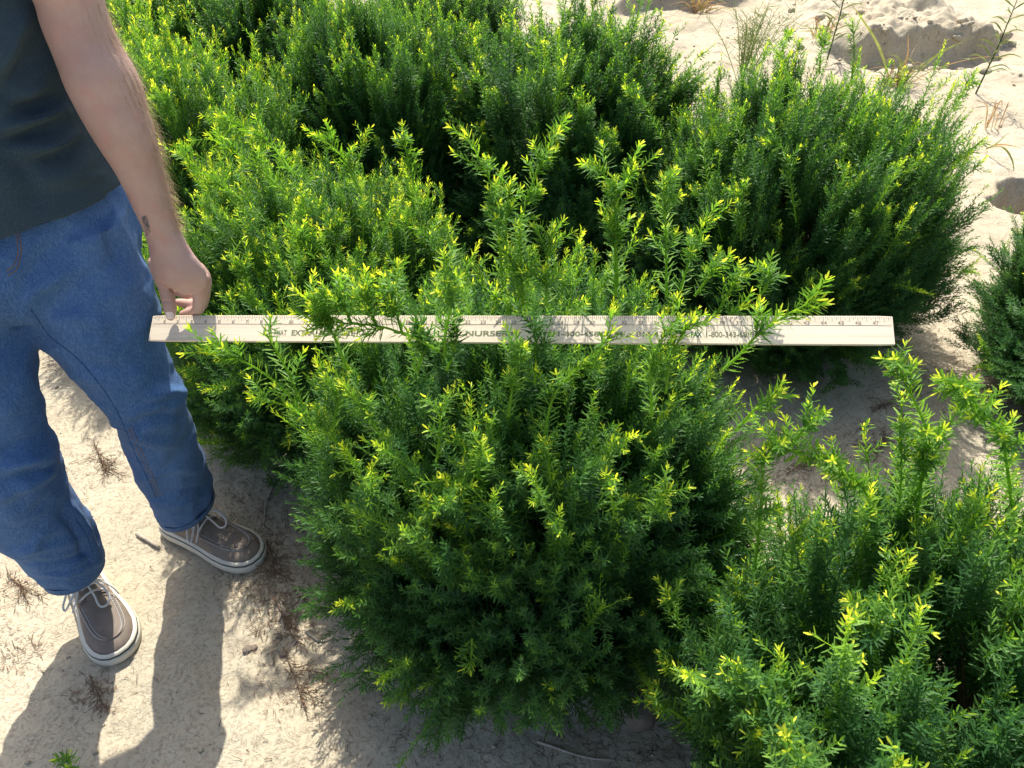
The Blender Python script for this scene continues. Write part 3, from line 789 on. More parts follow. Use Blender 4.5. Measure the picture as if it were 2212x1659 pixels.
# --- body: torso, neck, head, both arms and hands in one surface
def hz(x, y, d): return camd((500 + x / 3.3175) / 1.8228, (800 + y / 3.3175) / 1.8228, d)
g = Geo()
core = [ell_ring((-.80 + (tc.x + .80) * t, tc.y - .005, 1.0 + t * (tc.z + .14 - 1.0)), .11, .065) for t in (0, .2, .4, .6, .8, 1)]
g.rings(core)
NK = Vector((tc.x - .01, tc.y + .005, tc.z + .20)); HD = NK + Vector((0, 0, .20)) + FW * .03
g.capsule([NK - Vector((0, 0, .08)), NK + Vector((0, 0, .04)), HD - Vector((0, 0, .05))], [.075, .056, .055], 20)
ax = (LF, FW, ZZ)
g.ball(HD + Vector((0, 0, .03)), (.074, .094, .095), 14, ax); g.ball(HD + FW * .025 - ZZ * .055, (.058, .066, .062), 12, ax)
g.capsule([HD + FW * .105 + ZZ * .02, HD + FW * .122 - ZZ * .018], [.008, .014], 10)
g.ball(HD + FW * .092 - ZZ * .055, (.026, .010, .007), 8, ax); g.ball(HD + FW * .088 - ZZ * .092, (.022, .016, .014), 8, ax)
for s in (-1, 1):
    g.ball(HD + LF * s * .076 - FW * .005, (.010, .020, .033), 8, ax); g.ball(HD + FW * .092 + LF * s * .033 + ZZ * .032, (.022, .010, .007), 8, ax)
g.capsule([SH - LF * .02, SH.lerp(SLV, .5), SLV], [.055, .052, .046], 20)
arm = [(20, -130, 205, -130, 1.175, 1), (50, -50, 212, -50, 1.172, 1), (79, 0, 219, 0, 1.17, 1), (100, 60, 234, 50, 1.165, 1), (121, 115, 256, 100, 1.16, .98), (142, 168, 288, 155, 1.152, .95), (163, 215, 305, 200, 1.147, .92), (189, 268, 322, 255, 1.14, .9), (214, 310, 335, 300, 1.135, .88), (242, 352, 345, 340, 1.132, .85), (266, 400, 357, 390, 1.128, .8), (289, 447, 370, 436, 1.124, .75), (309, 490, 382, 478, 1.12, .7), (318, 520, 392, 508, 1.117, .66)]
g.rings(sil_rings(arm, 28, 4))
wr = [(318, 510, 390, 498, 1.118, .66), (323, 540, 404, 528, 1.112, .52), (326, 562, 420, 553, 1.107, .42), (331, 590, 440, 578, 1.102, .36), (345, 612, 447, 600, 1.098, .32), (372, 624, 448, 608, 1.096, .27), (396, 640, 446, 622, 1.094, .18)]
g.rings(sil_rings(wr, 28, 4))
D0_ = 1.318
g.capsule([hz(400, 800, 1.300), hz(470, 1000, 1.302), hz(510, 1130, 1.305), hz(545, 1290, 1.312), hz(562, 1400, 1.3165), hz(572, 1478, 1.3185)], [.0165, .0140, .0118, .0118, .0112, .0082], 18)       # thumb
g.capsule([hz(480, 900, 1.305), hz(600, 985, 1.308), hz(760, 1030, 1.310)], [.012, .009, .011], 14)                                          # web
g.capsule([hz(820, 880, 1.300), hz(925, 1075, 1.303), hz(945, 1240, 1.316), hz(938, 1375, 1.328)], [.0125, .0138, .0122, .0112], 18)           # index, upper
g.capsule([hz(938, 1375, 1.328), hz(890, 1415, 1.343), hz(800, 1440, 1.350), hz(735, 1452, 1.352)], [.0112, .0100, .0092, .0072], 16)           # index, tip behind the stick
g.capsule([hz(930, 870, 1.305), hz(1005, 1000, 1.312), hz(1000, 1190, 1.328), hz(975, 1330, 1.345)], [.0125, .0128, .0115, .0108], 18)          # middle
g.capsule([hz(975, 1330, 1.345), hz(860, 1325, 1.356), hz(740, 1305, 1.362), hz(665, 1295, 1.362)], [.0108, .0098, .0088, .0070], 16)
g.capsule([hz(930, 850, 1.318), hz(1010, 980, 1.330), hz(985, 1130, 1.352), hz(930, 1215, 1.368)], [.0118, .0120, .0106, .0098], 16)            # ring
g.capsule([hz(930, 1215, 1.368), hz(800, 1190, 1.378), hz(690, 1165, 1.380), hz(630, 1155, 1.378)], [.0098, .0092, .0084, .0068], 16)
g.capsule([hz(900, 860, 1.330), hz(985, 1000, 1.345), hz(985, 1230, 1.368), hz(930, 1390, 1.385)], [.010, .0100, .0090, .0084], 14)              # little
g.capsule([hz(930, 1390, 1.385), hz(830, 1425, 1.392), hz(740, 1432, 1.392)], [.0084, .0076, .0060], 14)
for q, r_ in (((935, 1062, 1.2975), .0085), ((1012, 985, 1.302), .0085)): g.ball(hz(*q), r_, 8)                                                  # knuckles
# right arm hanging outside the frame
EL = RW[1] - LF * .03 + Vector((0, 0, -.16)) + FW * .01; WRr = EL + Vector((0, 0, -.23)) + FW * .08
g.capsule([SR, RW[1], EL, EL.lerp(WRr, .35), WRr], [.055, .050, .043, .042, .027], 20)
HB = WRr + Vector((0, 0, -.09)) + FW * .02
g.capsule([WRr, WRr.lerp(HB, .5), HB], [.024, .030, .028], 14)
for i in range(4):
    o = FW * (.028 - .019 * i); l = (.075, .083, .078, .062)[i]
    g.capsule([HB + o, HB + o + Vector((0, 0, -l * .5)) + LF * .004, HB + o + Vector((0, 0, -l * .95)) + LF * .022], [.0095, .0085, .0065], 12)
g.capsule([WRr + FW * .02 - ZZ * .03, WRr + FW * .05 - ZZ * .07, WRr + FW * .052 - ZZ * .115 + LF * .01], [.013, .011, .008], 12)
me = evaluated(g.mesh('body'), [('REMESH', dict(mode='VOXEL', voxel_size=.0022)), ('SMOOTH', dict(factor=.5, iterations=6))])
co, no = get_co(me), get_no(me)
co = co + no * (.0010 * fbm(co, 26, 3))[:, None]
def dent(co, no, pts, amp, wd):
    d = np.zeros(len(co))
    for a, b in zip(pts[:-1], pts[1:]):
        A, B = np.array(hz(*a)), np.array(hz(*b)); ab = B - A; t = np.clip(((co - A) @ ab) / (ab @ ab), 0, 1)
        d = np.maximum(d, np.exp(-(np.linalg.norm(co - (A + t[:, None] * ab), axis=1) / wd) ** 2))
    return co + no * (amp * d)[:, None]
co = dent(co, no, [(470, 1285, 1.30), (580, 1290, 1.30)], -.0016, .0022)
co = dent(co, no, [(470, 1270, 1.30), (560, 1275, 1.30)], -.001, .0018)
co = dent(co, no, [(700, 620, 1.285), (800, 820, 1.29), (930, 1010, 1.295)], .0016, .005)          # tendon
co = dent(co, no, [(620, 640, 1.285), (680, 850, 1.29), (760, 960, 1.295)], -.0012, .006)
co = dent(co, no, [(960, 1050, 1.298), (1000, 1180, 1.305), (1010, 1400, 1.325)], -.0028, .0028)
co = dent(co, no, [(620, 1040, 1.30), (590, 1120, 1.30)], -.003, .004)
co = dent(co, no, [(830, 1270, 1.305), (930, 1262, 1.31)], -.0012, .0022)
co = dent(co, no, [(560, 560, 1.27), (520, 760, 1.285), (470, 900, 1.29)], .0013, .0045)
co = dent(co, no, [(800, 640, 1.285), (900, 820, 1.29), (1000, 960, 1.295)], .0013, .004)
co = dent(co, no, [(530, 360, 1.24), (620, 640, 1.28)], .001, .004)
set_co(me, co)
body_bvh = BVHTree.FromPolygons([tuple(v.co) for v in me.vertices], [tuple(p.vertices) for p in me.polygons])
body = plink('body', me, M['skin'])
# tattoo on the inner wrist: a small dark patch lying on the skin
def patch(bvh, name, poly, mat, parent, n=7, off=.0005):
    (x0, y0), (x1, y1), (x2, y2), (x3, y3) = poly; gg = Geo(); V = {}; vs = []
    for j in range(n):
        for i in range(n):
            a, b = i / (n - 1), j / (n - 1)
            x = (x0 * (1 - a) + x1 * a) * (1 - b) + (x3 * (1 - a) + x2 * a) * b; y = (y0 * (1 - a) + y1 * a) * (1 - b) + (y3 * (1 - a) + y2 * a) * b
            q = cast(bvh, x, y, off)[0]
            if q is not None: V[i, j] = len(vs); vs.append(q)
    fs = [(V[i, j], V[i + 1, j], V[i + 1, j + 1], V[i, j + 1]) for i in range(n - 1) for j in range(n - 1) if all(k in V for k in ((i, j), (i + 1, j), (i + 1, j + 1), (i, j + 1))) and max((vs[V[i, j]] - vs[V[i + 1, j + 1]]).length, (vs[V[i + 1, j]] - vs[V[i, j + 1]]).length) < .02]
    gg.add(vs, fs)
    return plink(name, gg.mesh(name, fix=False), mat, parent)
patch(body_bvh, 'tattoo', [(306, 468), (318, 464), (326, 500), (317, 510)], M['ink'], body, 12)
# thumbnail: a curved plate on the thumb tip
nl = Geo(); rows = []
for j in range(7):
    y = 1418 + j * (98 / 6); w = (.80, .95, 1, 1, 1, .92, .62)[j]; cx = 553 + j * 3.0
    row = []
    for i in range(7):
        a = (i / 6 * 2 - 1); q, nn = cast(body_bvh, *[((500 + (cx + a * 52 * w) / 3.3175) / 1.8228), ((800 + y / 3.3175) / 1.8228)], .0009)
        row.append(q)
    rows.append(row)
if all(q is not None for r_ in rows for q in r_):
    vs = [q for r_ in rows for q in r_]; nl.add(vs, [(j * 7 + i, j * 7 + i + 1, (j + 1) * 7 + i + 1, (j + 1) * 7 + i) for j in range(6) for i in range(6)])
    m_ = evaluated(nl.mesh('n', fix=False), [('SOLIDIFY', dict(thickness=.0007, offset=1)), ('SUBSURF', dict(levels=1))])
    plink('thumbnail', m_, M['nail'], body)
# arm hair, thickest along the outer edge of the forearm
rng = np.random.default_rng(5); gg = Geo()
armc = sil_rings(arm, 28, 4); nst = len(armc)
for _ in range(2300):
    i = rng.integers(8, nst - 3); r_ = armc[i]; k = int(round(rng.normal(0, 1.6 if rng.random() < .72 else 6))) % 28
    c = sum(r_, Vector()) / 28; o = (r_[k] - c); p0 = c + o * .985; nrm_ = o.normalized(); dn = (sum(armc[i + 2], Vector()) / 28 - c).normalized()
    f = rng.random(); p0 = p0.lerp(p0 + (sum(armc[i + 1], Vector()) / 28 - c), f)
    d = (dn * (.9 + .3 * rng.normal()) + nrm_ * .55 + Vector(rng.normal(size=3)) * .25).normalized(); l = .011 + .013 * rng.random()
    tip = p0 + d * l + dn * l * .35; mid = p0 + d * l * .5; w = d.cross(nrm_).normalized() * (.00012 if abs((k + 14) % 28 - 14) < 5 else .00006)
    gg.add([p0 - w, p0 + w, mid + w * .8, mid - w * .8, tip], [(0, 1, 2, 3), (3, 2, 4)])
plink('arm_hair', gg.mesh('arm_hair', fix=False), M['bodyhair'], body)
# head details (above the frame)
gg = Geo(); gg.ball(HD + ZZ * .050 - FW * .014, (.082, .095, .088), 16, ax)
m_ = gg.mesh('hair'); co = get_co(m_); keep = []
bm = bmesh.new(); bm.from_mesh(m_)
bmesh.ops.delete(bm, geom=[v for v in bm.verts if (v.co - HD).dot(FW) > .055 and v.co.z < HD.z + .085 or v.co.z < HD.z - .035], context='VERTS'); bm.to_mesh(m_); bm.free()
m_ = evaluated(m_, [('SOLIDIFY', dict(thickness=.008, offset=1)), ('SUBSURF', dict(levels=2))]); co = get_co(m_); set_co(m_, co + get_no(m_) * (.004 * fbm(co * np.array([1, 1, .4]), 60, 3))[:, None])
plink('hair', m_, M['hair'], body)
for s in (-1, 1):
    gg = Geo(); gg.ball(HD + FW * .086 + LF * s * .032 + ZZ * .018, .0125, 10); e = plink('eye', gg.mesh('eye'), M['eye'], body)
    gg = Geo(); gg.ball(HD + FW * .0955 + LF * s * .032 + ZZ * .018, .0048, 8); plink('iris', gg.mesh('iris'), M['iris'], e)
gg = Geo(); gg.ball(HD + FW * .0965 - ZZ * .055, (.022, .008, .0065), 8, ax); plink('lips', gg.mesh('lips'), M['lip'], body)

# --- shoes
def text_mesh(txt, w, h, bold=.0, depth=.0):
    """flat lettering from the built-in font, lower left at the origin, fitted to w x h"""
    cu = bpy.data.curves.new('t', 'FONT'); cu.body = txt; cu.size = 1; cu.offset = bold; cu.extrude = depth; cu.resolution_u = 4
    o = bpy.data.objects.new('t', cu); C.objects.link(o); bpy.context.view_layer.update()
    me = bpy.data.meshes.new_from_object(o.evaluated_get(bpy.context.evaluated_depsgraph_get())); bpy.data.objects.remove(o)
    c = get_co(me); lo, hi = c.min(0), c.max(0)
    sx = w / (hi[0] - lo[0]) if w else h / (hi[1] - lo[1])
    c = (c - np.array([lo[0], lo[1], 0])) * np.array([sx, h / (hi[1] - lo[1]), 1]); set_co(me, c)
    return c, [tuple(p.vertices) for p in me.polygons]

OUT = []
def shoe_outline(grow=0.0, n=56):
    pts = []
    prof = [(0, .0), (.004, .016), (.015, .0275), (.04, .0345), (.09, .0370), (.14, .0425), (.19, .0515), (.225, .0530), (.255, .0470), (.275, .0350), (.286, .0205), (.290, .0)]
    xs = [0.290 * (1 - math.cos(math.pi * i / (n // 2))) / 2 for i in range(n // 2 + 1)]
    f = lambda x: np.interp(x, [p[0] for p in prof], [p[1] for p in prof])
    up = [(x, float(f(x))) for x in xs]
    loop = [(x, y + .006 * math.sin(math.pi * x / .29) * (x / .29)) for x, y in up] + [(x, -y + .006 * math.sin(math.pi * x / .29) * (x / .29)) for x, y in up[1:-1][::-1]]
    o = []
    for i, (x, y) in enumerate(loop):
        a = loop[i - 1]; b = loop[(i + 1) % len(loop)]; tx, ty = b[0] - a[0], b[1] - a[1]; l = math.hypot(tx, ty) or 1
        o.append((x - ty / l * grow, y + tx / l * grow))
    return o
def make_shoe(heel, direction):
    Mx = Matrix.Translation((heel[0], heel[1], gz(heel[0], heel[1]) - .005)) @ Matrix.Rotation(math.atan2(direction[1], direction[0]), 4, 'Z')
    def L(gg, name, mat, parent, smooth=True, mods=None):
        m_ = gg.mesh(name)
        if mods: m_ = evaluated(m_, mods)
        m_.transform(Mx); return plink(name, m_, mat, parent, smooth)
    # upper
    gg = Geo(); st = []
    X = [.004, .015, .035, .065, .095, .125, .150, .175, .200, .225, .248, .266, .278, .285]
    Hh = [.060, .074, .080, .079, .080, .082, .076, .067, .060, .055, .050, .045, .038, .030]
    prof = shoe_outline(-.002); half = len(prof) // 2
    px_ = [p[0] for p in prof[:half + 1]]; py_ = [-p[1] for p in prof[:half + 1]]
    lo_ = prof[half:] + prof[:1]; lx = [p[0] for p in lo_][::-1]; ly = [-p[1] for p in lo_][::-1]
    px2, py2 = px_, [p[1] for p in prof[:half + 1]]
    for x, h in zip(X, Hh):
        y1 = float(np.interp(x, px2, py2)); y0 = float(np.interp(x, lx, [-q for q in ly])) ; c = (y0 + y1) / 2; w = abs(y1 - y0) / 2
        narrow = .86 if x < .15 else .94; ring = []
        for k in range(26):
            a = math.pi * k / 25; e = 2 / 2.5
            yy = math.copysign(abs(math.cos(a)) ** e, math.cos(a)); zz = abs(math.sin(a)) ** e
            ring.append(Vector((x, c + w * yy * (1 - (1 - narrow) * zz), .020 + (h - .020) * zz)))
        st.append(ring + [Vector((x, c - w * .5, .018)), Vector((x, c + w * .5, .018))])
    gg.rings(st)
    shoe = L(gg, 'shoe', M['suede'], person, True, [('SUBSURF', dict(levels=2))])
    bv = BVHTree.FromPolygons([tuple(Mx.inverted() @ (v.co + person.location)) for v in shoe.data.vertices], [tuple(p.vertices) for p in shoe.data.polygons])
    def drop(x, y, off=.001):
        h = bv.ray_cast(Vector((x, y, .3)), Vector((0, 0, -1))); return (h[0] + h[1] * off) if h[0] else Vector((x, y, .03))
    # sole: cream rubber with a bevelled lip and a dark line
    gg = Geo(); so = []
    for gr, z in ((-.004, 0.0), (.003, .002), (.0055, .008), (.0058, .019), (.0045, .0225), (.001, .0245), (-.006, .025)):
        so.append([Vector((x, y, z)) for x, y in shoe_outline(gr)])
    gg.rings(so); sole = L(gg, 'sole', M['rubber'], shoe)
    gg = Geo(); gg.rings([[Vector((x, y, z)) for x, y in shoe_outline(gr)] for gr, z in ((.001, .0243), (.0035, .0250), (.0035, .0278), (-.002, .0285))], cap=False); L(gg, 'stripe', M['stripe'], sole)
    gg = Geo(); gg.rings([[Vector((x, y, z)) for x, y in shoe_outline(gr)] for gr, z in ((-.001, .0280), (.0026, .0288), (.0026, .0315), (-.005, .0335))], cap=False); L(gg, 'welt', M['rubber'], sole)
    # moccasin toe seam
    U = [(.150, .036), (.185, .0365), (.215, .036), (.240, .031), (.254, .020), (.2585, .006), (.254, -.008), (.240, -.019), (.215, -.025), (.185, -.0265), (.150, -.027)]
    P, _ = spline([Vector((x, y, 0)) for x, y in U], None, 6); S = [drop(p.x, p.y, .0008) for p in P]
    gg = Geo(); gg.tube(S, .0024, 6); L(gg, 'toe_seam', M['suede'], shoe)
    gg = Geo()
    for side in (.003, -.003):
        Q = [drop(p.x, p.y + side * (1 if p.y > .005 else -1), .0008) for p in P]
        for i in range(0, len(Q) - 1): gg.tube([Q[i].lerp(Q[i + 1], .12), Q[i].lerp(Q[i + 1], .78)], .0010, 5)
    L(gg, 'stitching', M['lace'], shoe)
    # side flaps (eyelet panels) and tongue
    gg = Geo()
    for sg in (1, -1):
        c = .004
        grid = [[drop(x, c + sg * (.012 + (.030 - .012) * v), .0022) for v in (0, .33, .66, 1)] for x in (.098, .112, .126, .140, .152)]
        vs = [q for r_ in grid for q in r_]; gg.add(vs, [(i * 4 + j, i * 4 + j + 1, (i + 1) * 4 + j + 1, (i + 1) * 4 + j) for i in range(4) for j in range(3)])
    L(gg, 'eyelet_flap', M['suede'], shoe, True, [('SOLIDIFY', dict(thickness=.002, offset=1)), ('SUBSURF', dict(levels=1))])
    gg = Geo(); rows = []
    for x, z, w in ((.165, .070, .020), (.145, .080, .022), (.122, .094, .024), (.105, .108, .024), (.094, .118, .020)):
        rows.append([Vector((x, .004 + w * a, z - .006 * a * a)) for a in (-1, -.5, 0, .5, 1)])
    gg.add([q for r_ in rows for q in r_], [(i * 5 + j, i * 5 + j + 1, (i + 1) * 5 + j + 1, (i + 1) * 5 + j) for i in range(4) for j in range(4)])
    L(gg, 'tongue', M['suede'], shoe, True, [('SOLIDIFY', dict(thickness=.004)), ('SUBSURF', dict(levels=2))])
    # woven label on the tongue with its small grey lettering
    a = Vector((.1245, .004, .0955)); xa = Vector((0, 1, 0)); ya = Vector((-.62, 0, .55)).normalized(); za = xa.cross(ya)
    gg = Geo(); gg.add([a + xa * u + ya * v + za * .0015 for u, v in ((-.019, -.001), (.019, -.001), (.019, .017), (-.019, .017))], [(0, 1, 2, 3)]); lab = L(gg, 'label', M['dark'], shoe, False)
    c, fs = text_mesh('SPERRY', .030, .0058, .01); gg = Geo(); gg.add([a + xa * (p[0] - .015) + ya * (p[1] + .006) + za * .0020 for p in c], fs); L(gg, 'lettering', M['lace'], lab, False)
    # laces: crossings, bow loops and loose ends
    gg = Geo()
    def lace(pts, r_=.0023): 
        P, _ = spline(pts, None, 8); gg.tube(P, r_, 7)
    for x in (.108, .126, .144):
        lace([drop(x, .027, .003), Vector((x + .003, .014, drop(x, .012).z + .008)), Vector((x + .004, -.004, drop(x, -.004).z + .008)), drop(x, -.019, .003)])
    K = Vector((.132, .004, .106)); k = lambda x, y, z: K + Vector((x, y, z))
    gg.ball(K, (.006, .005, .005), 8)
    lace([K, k(.010, .014, .003), k(.028, .026, -.010), k(.046, .028, -.029), k(.056, .016, -.036), k(.050, .004, -.034), k(.030, .004, -.018), k(.012, .002, -.002), K])
    lace([K, k(-.006, -.018, .004), k(.000, -.040, -.006), k(.010, -.058, -.028), k(.016, -.056, -.034), k(.012, -.034, -.012), k(.004, -.012, .002), K])
    lace([K, k(.006, .022, -.004), k(.020, .040, -.030), k(.030, .046, -.050)], .0019)
    lace([K, k(.008, -.016, .000), k(.020, -.030, -.018), k(.020, -.048, -.046)], .0019)
    for x in (.108, .126, .144):
        for y in (.0275, -.0195):
            c0 = drop(x, y, .003); ring = [c0 + Vector((.0032 * math.cos(a), .0032 * math.sin(a), 0)) for a in [2 * math.pi * i / 10 for i in range(11)]]
            gg.tube(ring, .0009, 5)
    # rawhide cord round the collar
    for sg in (1, -1):
        Q = []
        for x in (.020, .040, .060, .080, .098):
            h = bv.ray_cast(Vector((x, sg * .2, .062)), Vector((0, -sg, 0)))
            if h[0]: Q.append(h[0] + h[1] * .001)
        if len(Q) > 2:
            for i in range(0, len(Q) - 1, 2): lace([Q[i], Q[i].lerp(Q[i + 1], .5) + Vector((0, sg * .001, 0)), Q[i + 1]], .0018)
    L(gg, 'laces', M['lace'], shoe)
    return shoe
make_shoe((-1.014, 1.104), (.63, -.78))
make_shoe((-.862, 1.246), (.912, -.41))

# ------------------------------------------------------------------ the measuring stick
def wood_mat():
    m = NM('pale_basswood', .6, .25)
    gr = m.noise(1, 5, .6, m.stretch(5, 260, 260)); g2 = m.noise(1, 4, .6, m.stretch(1.5, 60, 60))
    c = m.ramp(g2, [(.3, (.69, .58, .43)), (.7, (.79, .69, .53))])
    c = m.mix(m.ramp(gr, [(.30, (.65, .65, .65)), (.46, (0, 0, 0))]), c, (.56, .43, .29))
    c = m.mix(m.ramp(m.noise(4, 4), [(.5, (0, 0, 0)), (.8, (.5, .5, .5))]), c, (.68, .575, .44))
    m.color(c); m.bump(gr, .3, .0006); return m.m
M['wood'] = wood_mat()
M['print'] = simple('worn_black_ink', (.20, .175, .14), .7, .2, .35, 350)
M['olive'] = simple('worn_green_ink', (.185, .20, .115), .7, .2, .4, 300)
M['green'] = simple('green_ink', (.03, .115, .07), .7, .2, .3, 300)
SL, SW, ST = 1.2192, .0475, .0055
pL = camd(325, 708.5, 1.333); pR = camd(1915.5, 713.5, 1.172)
xa = (pR - pL).normalized(); ncam = ((CAMP - (pL + pR) / 2).normalized() + Vector((0, 0, .62))); za = (ncam - xa * ncam.dot(xa)).normalized(); ya = za.cross(xa)
Ms = Matrix((xa, ya, za)).transposed().to_4x4(); Ms.translation = pL
stick = bpy.data.objects.new('measuring_stick', None); C.objects.link(stick); stick.matrix_world = Ms
tag(stick, 'pale wooden measuring stick with printed inch marks, held level across the central shrub', 'measuring stick')
gg = Geo(); rr = .0012; hw = SW / 2
ns = 60; rings = []
for i in range(ns + 1):
    x = SL * i / ns; e = .0008 if i in (0, ns) else 0; z0 = .0
    rings.append([Vector((x, y, z)) for y, z in ((-hw + e, -ST + e + rr), (-hw + rr + e, -ST + e), (hw - rr - e, -ST + e), (hw - e, -ST + rr + e), (hw - e, -rr - e), (hw - rr - e, -e), (-hw + rr + e, -e), (-hw + e, -rr - e))])
gg.rings(rings); link('board', gg.mesh('board'), M['wood'], stick, smooth=False)
gm = Geo(); inch = .0254; ZP = .00025; line_y = hw - SW * .335
def bar(x0, x1, y0, y1): gm.add([(x0, y0, ZP), (x1, y0, ZP), (x1, y1, ZP), (x0, y1, ZP)], [(0, 1, 2, 3)])
bar(.002, SL - .002, line_y - .00035, line_y + .00035)
for i in range(1, 48 * 8):
    x = i * inch / 8 - .0; k = i % 8
    l = SW * .335 if k == 0 else (.0092 if k == 4 else (.0068 if k % 2 == 0 else .0044))
    w = .00032; bar(x - w, x + w, hw - .0004 - l + (.0005 if k == 0 else 0), hw - .0006)
link('scale_lines', gm.mesh('scale_lines', fix=False), M['print'], stick, smooth=False)
gm = Geo()
for n_ in range(1, 48):
    x = n_ * inch; y0 = line_y + .0012; h = .0058
    parts = [(str(n_)[0], 'L')] + ([(str(n_)[1], 'R')] if n_ > 9 else [])
    for ch, side in parts:
        w = .0017 if ch == '1' else .0034
        c, fs = text_mesh(ch, w, h, .012); x0 = x - .0010 - w if side == 'L' else x + .0010
        gm.add([(p[0] + x0, p[1] + y0, ZP) for p in c], fs)
link('numerals', gm.mesh('numerals', fix=False), M['print'], stick, smooth=False)
def words(lst, mat):
    gm = Geo()
    for txt, x0, x1, h, b in lst:
        c, fs = text_mesh(txt, (x1 - x0) * inch, h, b); gm.add([(p[0] + x0 * inch, p[1] - .0088 - h / 2 + .001, ZP) for p in c], fs)
    link('lettering', gm.mesh('lettering', fix=False), mat, stick, smooth=False)
words([('FOR THAT', 8.15, 9.82, .0098, .02), ('EXTRA', 10.15, 11.8, .0096, .028), ('MEASURE', 12.1, 14.5, .0098, .02), ('CALL', 14.8, 15.7, .0098, .02), ('NURSERY', 21.9, 25.2, .0096, .028),
       ('1-800-458-2234', 27.85, 31.95, .0086, .028), ('\u2022', 32.25, 32.45, .0022, .03), ('814-474-5', 32.75, 35.2, .0092, .022)], M['olive'])
words([('FAX', 36.1, 36.75, .0098, .03)], M['green'])
words([('1-800-343-6819', 37.0, 39.9, .0098, .022)], M['olive'])

# ------------------------------------------------------------------ weeds behind the shrubs
class Blades:
    def __init__(s): s.v = []; s.f = []; s.y = []
    def blade(s, pts, w, young, n=8, twist=.3):
        P, _ = spline(pts, None, n); N = len(P); o = len(s.v); side = None
        for i, q in enumerate(P):
            t = (P[min(i + 1, N - 1)] - P[max(i - 1, 0)]).normalized()
            a = t.cross(Vector((math.sin(twist), math.cos(twist), .25))).normalized()
            k = i / (N - 1); ww = w * .5 * min(1, .35 + 2.2 * k) * (1 - k ** 2.2) + .0002
            s.v += [tuple(q - a * ww), tuple(q + a * ww)]
        for i in range(N - 1): s.f.append((o + 2 * i, o + 2 * i + 1, o + 2 * i + 3, o + 2 * i + 2)); s.y.append(young + random.uniform(-.08, .08))
    def mesh(s, name):
        return np_mesh(name, np.array(s.v), np.array(s.f), {'young': np.clip(s.y, 0, 1), 'vary': np.random.RandomState(1).rand(len(s.f)) * .5 + .3})
def weed(name, px, py, label, cat='weed'):
    p = atz(px, py, 0); p.z = gz(p.x, p.y); return empty(name, p, label, cat), p
rnd = random.Random(21)
# thread-leaved weed
e, p = weed('thread_leaved_weed', 1600, 190, 'feathery pale green weed with threadlike branches on the bare soil behind the shrubs')
b = Blades()
for i in range(26):
    a = rnd.uniform(0, 6.28); h = rnd.uniform(.28, .52); sp = rnd.uniform(.03, .30)
    tip = Vector((math.cos(a) * sp, math.sin(a) * sp * .6, h)); mid = tip * .5 + Vector((0, 0, .05)); b.blade([Vector((0, 0, 0)), mid, tip], .0045, .12, 8, rnd.uniform(-1, 1))
    P, _ = spline([Vector((0, 0, 0)), mid, tip], None, 10)
    for j in range(26):
        q = P[rnd.randint(5, 19)]; d = Vector((rnd.uniform(-1, 1), rnd.uniform(-1, 1), rnd.uniform(.1, 1.2))).normalized() * rnd.uniform(.03, .10)
        b.blade([q, q + d * .6 + Vector((0, 0, -.004)), q + d], .0026, .2, 3, rnd.uniform(-1, 1))
link('stems', b.mesh('stems'), M['weedgreen'], e, False)
# lance-leaved tall weed
def lance_weed(px, py, h, label, n=26, lean=(0, 0), col=.22):
    e, p = weed('lance_leaved_weed', px, py, label); g_ = Geo(); top = Vector((lean[0], lean[1], h))
    g_.tube([Vector((0, 0, -.02)), top * .5 + Vector((.01, 0, 0)), top], [.005, .004, .002], 6); link('stem', g_.mesh('stem'), M['weedgreen'], e)
    b = Blades()
    for i in range(n):
        k = .2 + .8 * i / n; q = top * k; a = i * 2.4 + rnd.uniform(-.3, .3); l = h * rnd.uniform(.22, .34) * (1.15 - .6 * k)
        d = Vector((math.cos(a), math.sin(a), .55)); b.blade([q, q + d * l * .55, q + d * l + Vector((0, 0, -l * .3))], .009, col, 5, rnd.uniform(-1, 1))
    link('leaves', b.mesh('leaves'), M['weedgreen'], e, False)
lance_weed(1785, 135, .50, 'upright narrow-leaved weed left of the eroded bank', 30)
lance_weed(2106, 205, .50, 'tall bluish weed with spreading narrow leaves right of the eroded bank', 26, (.03, 0))
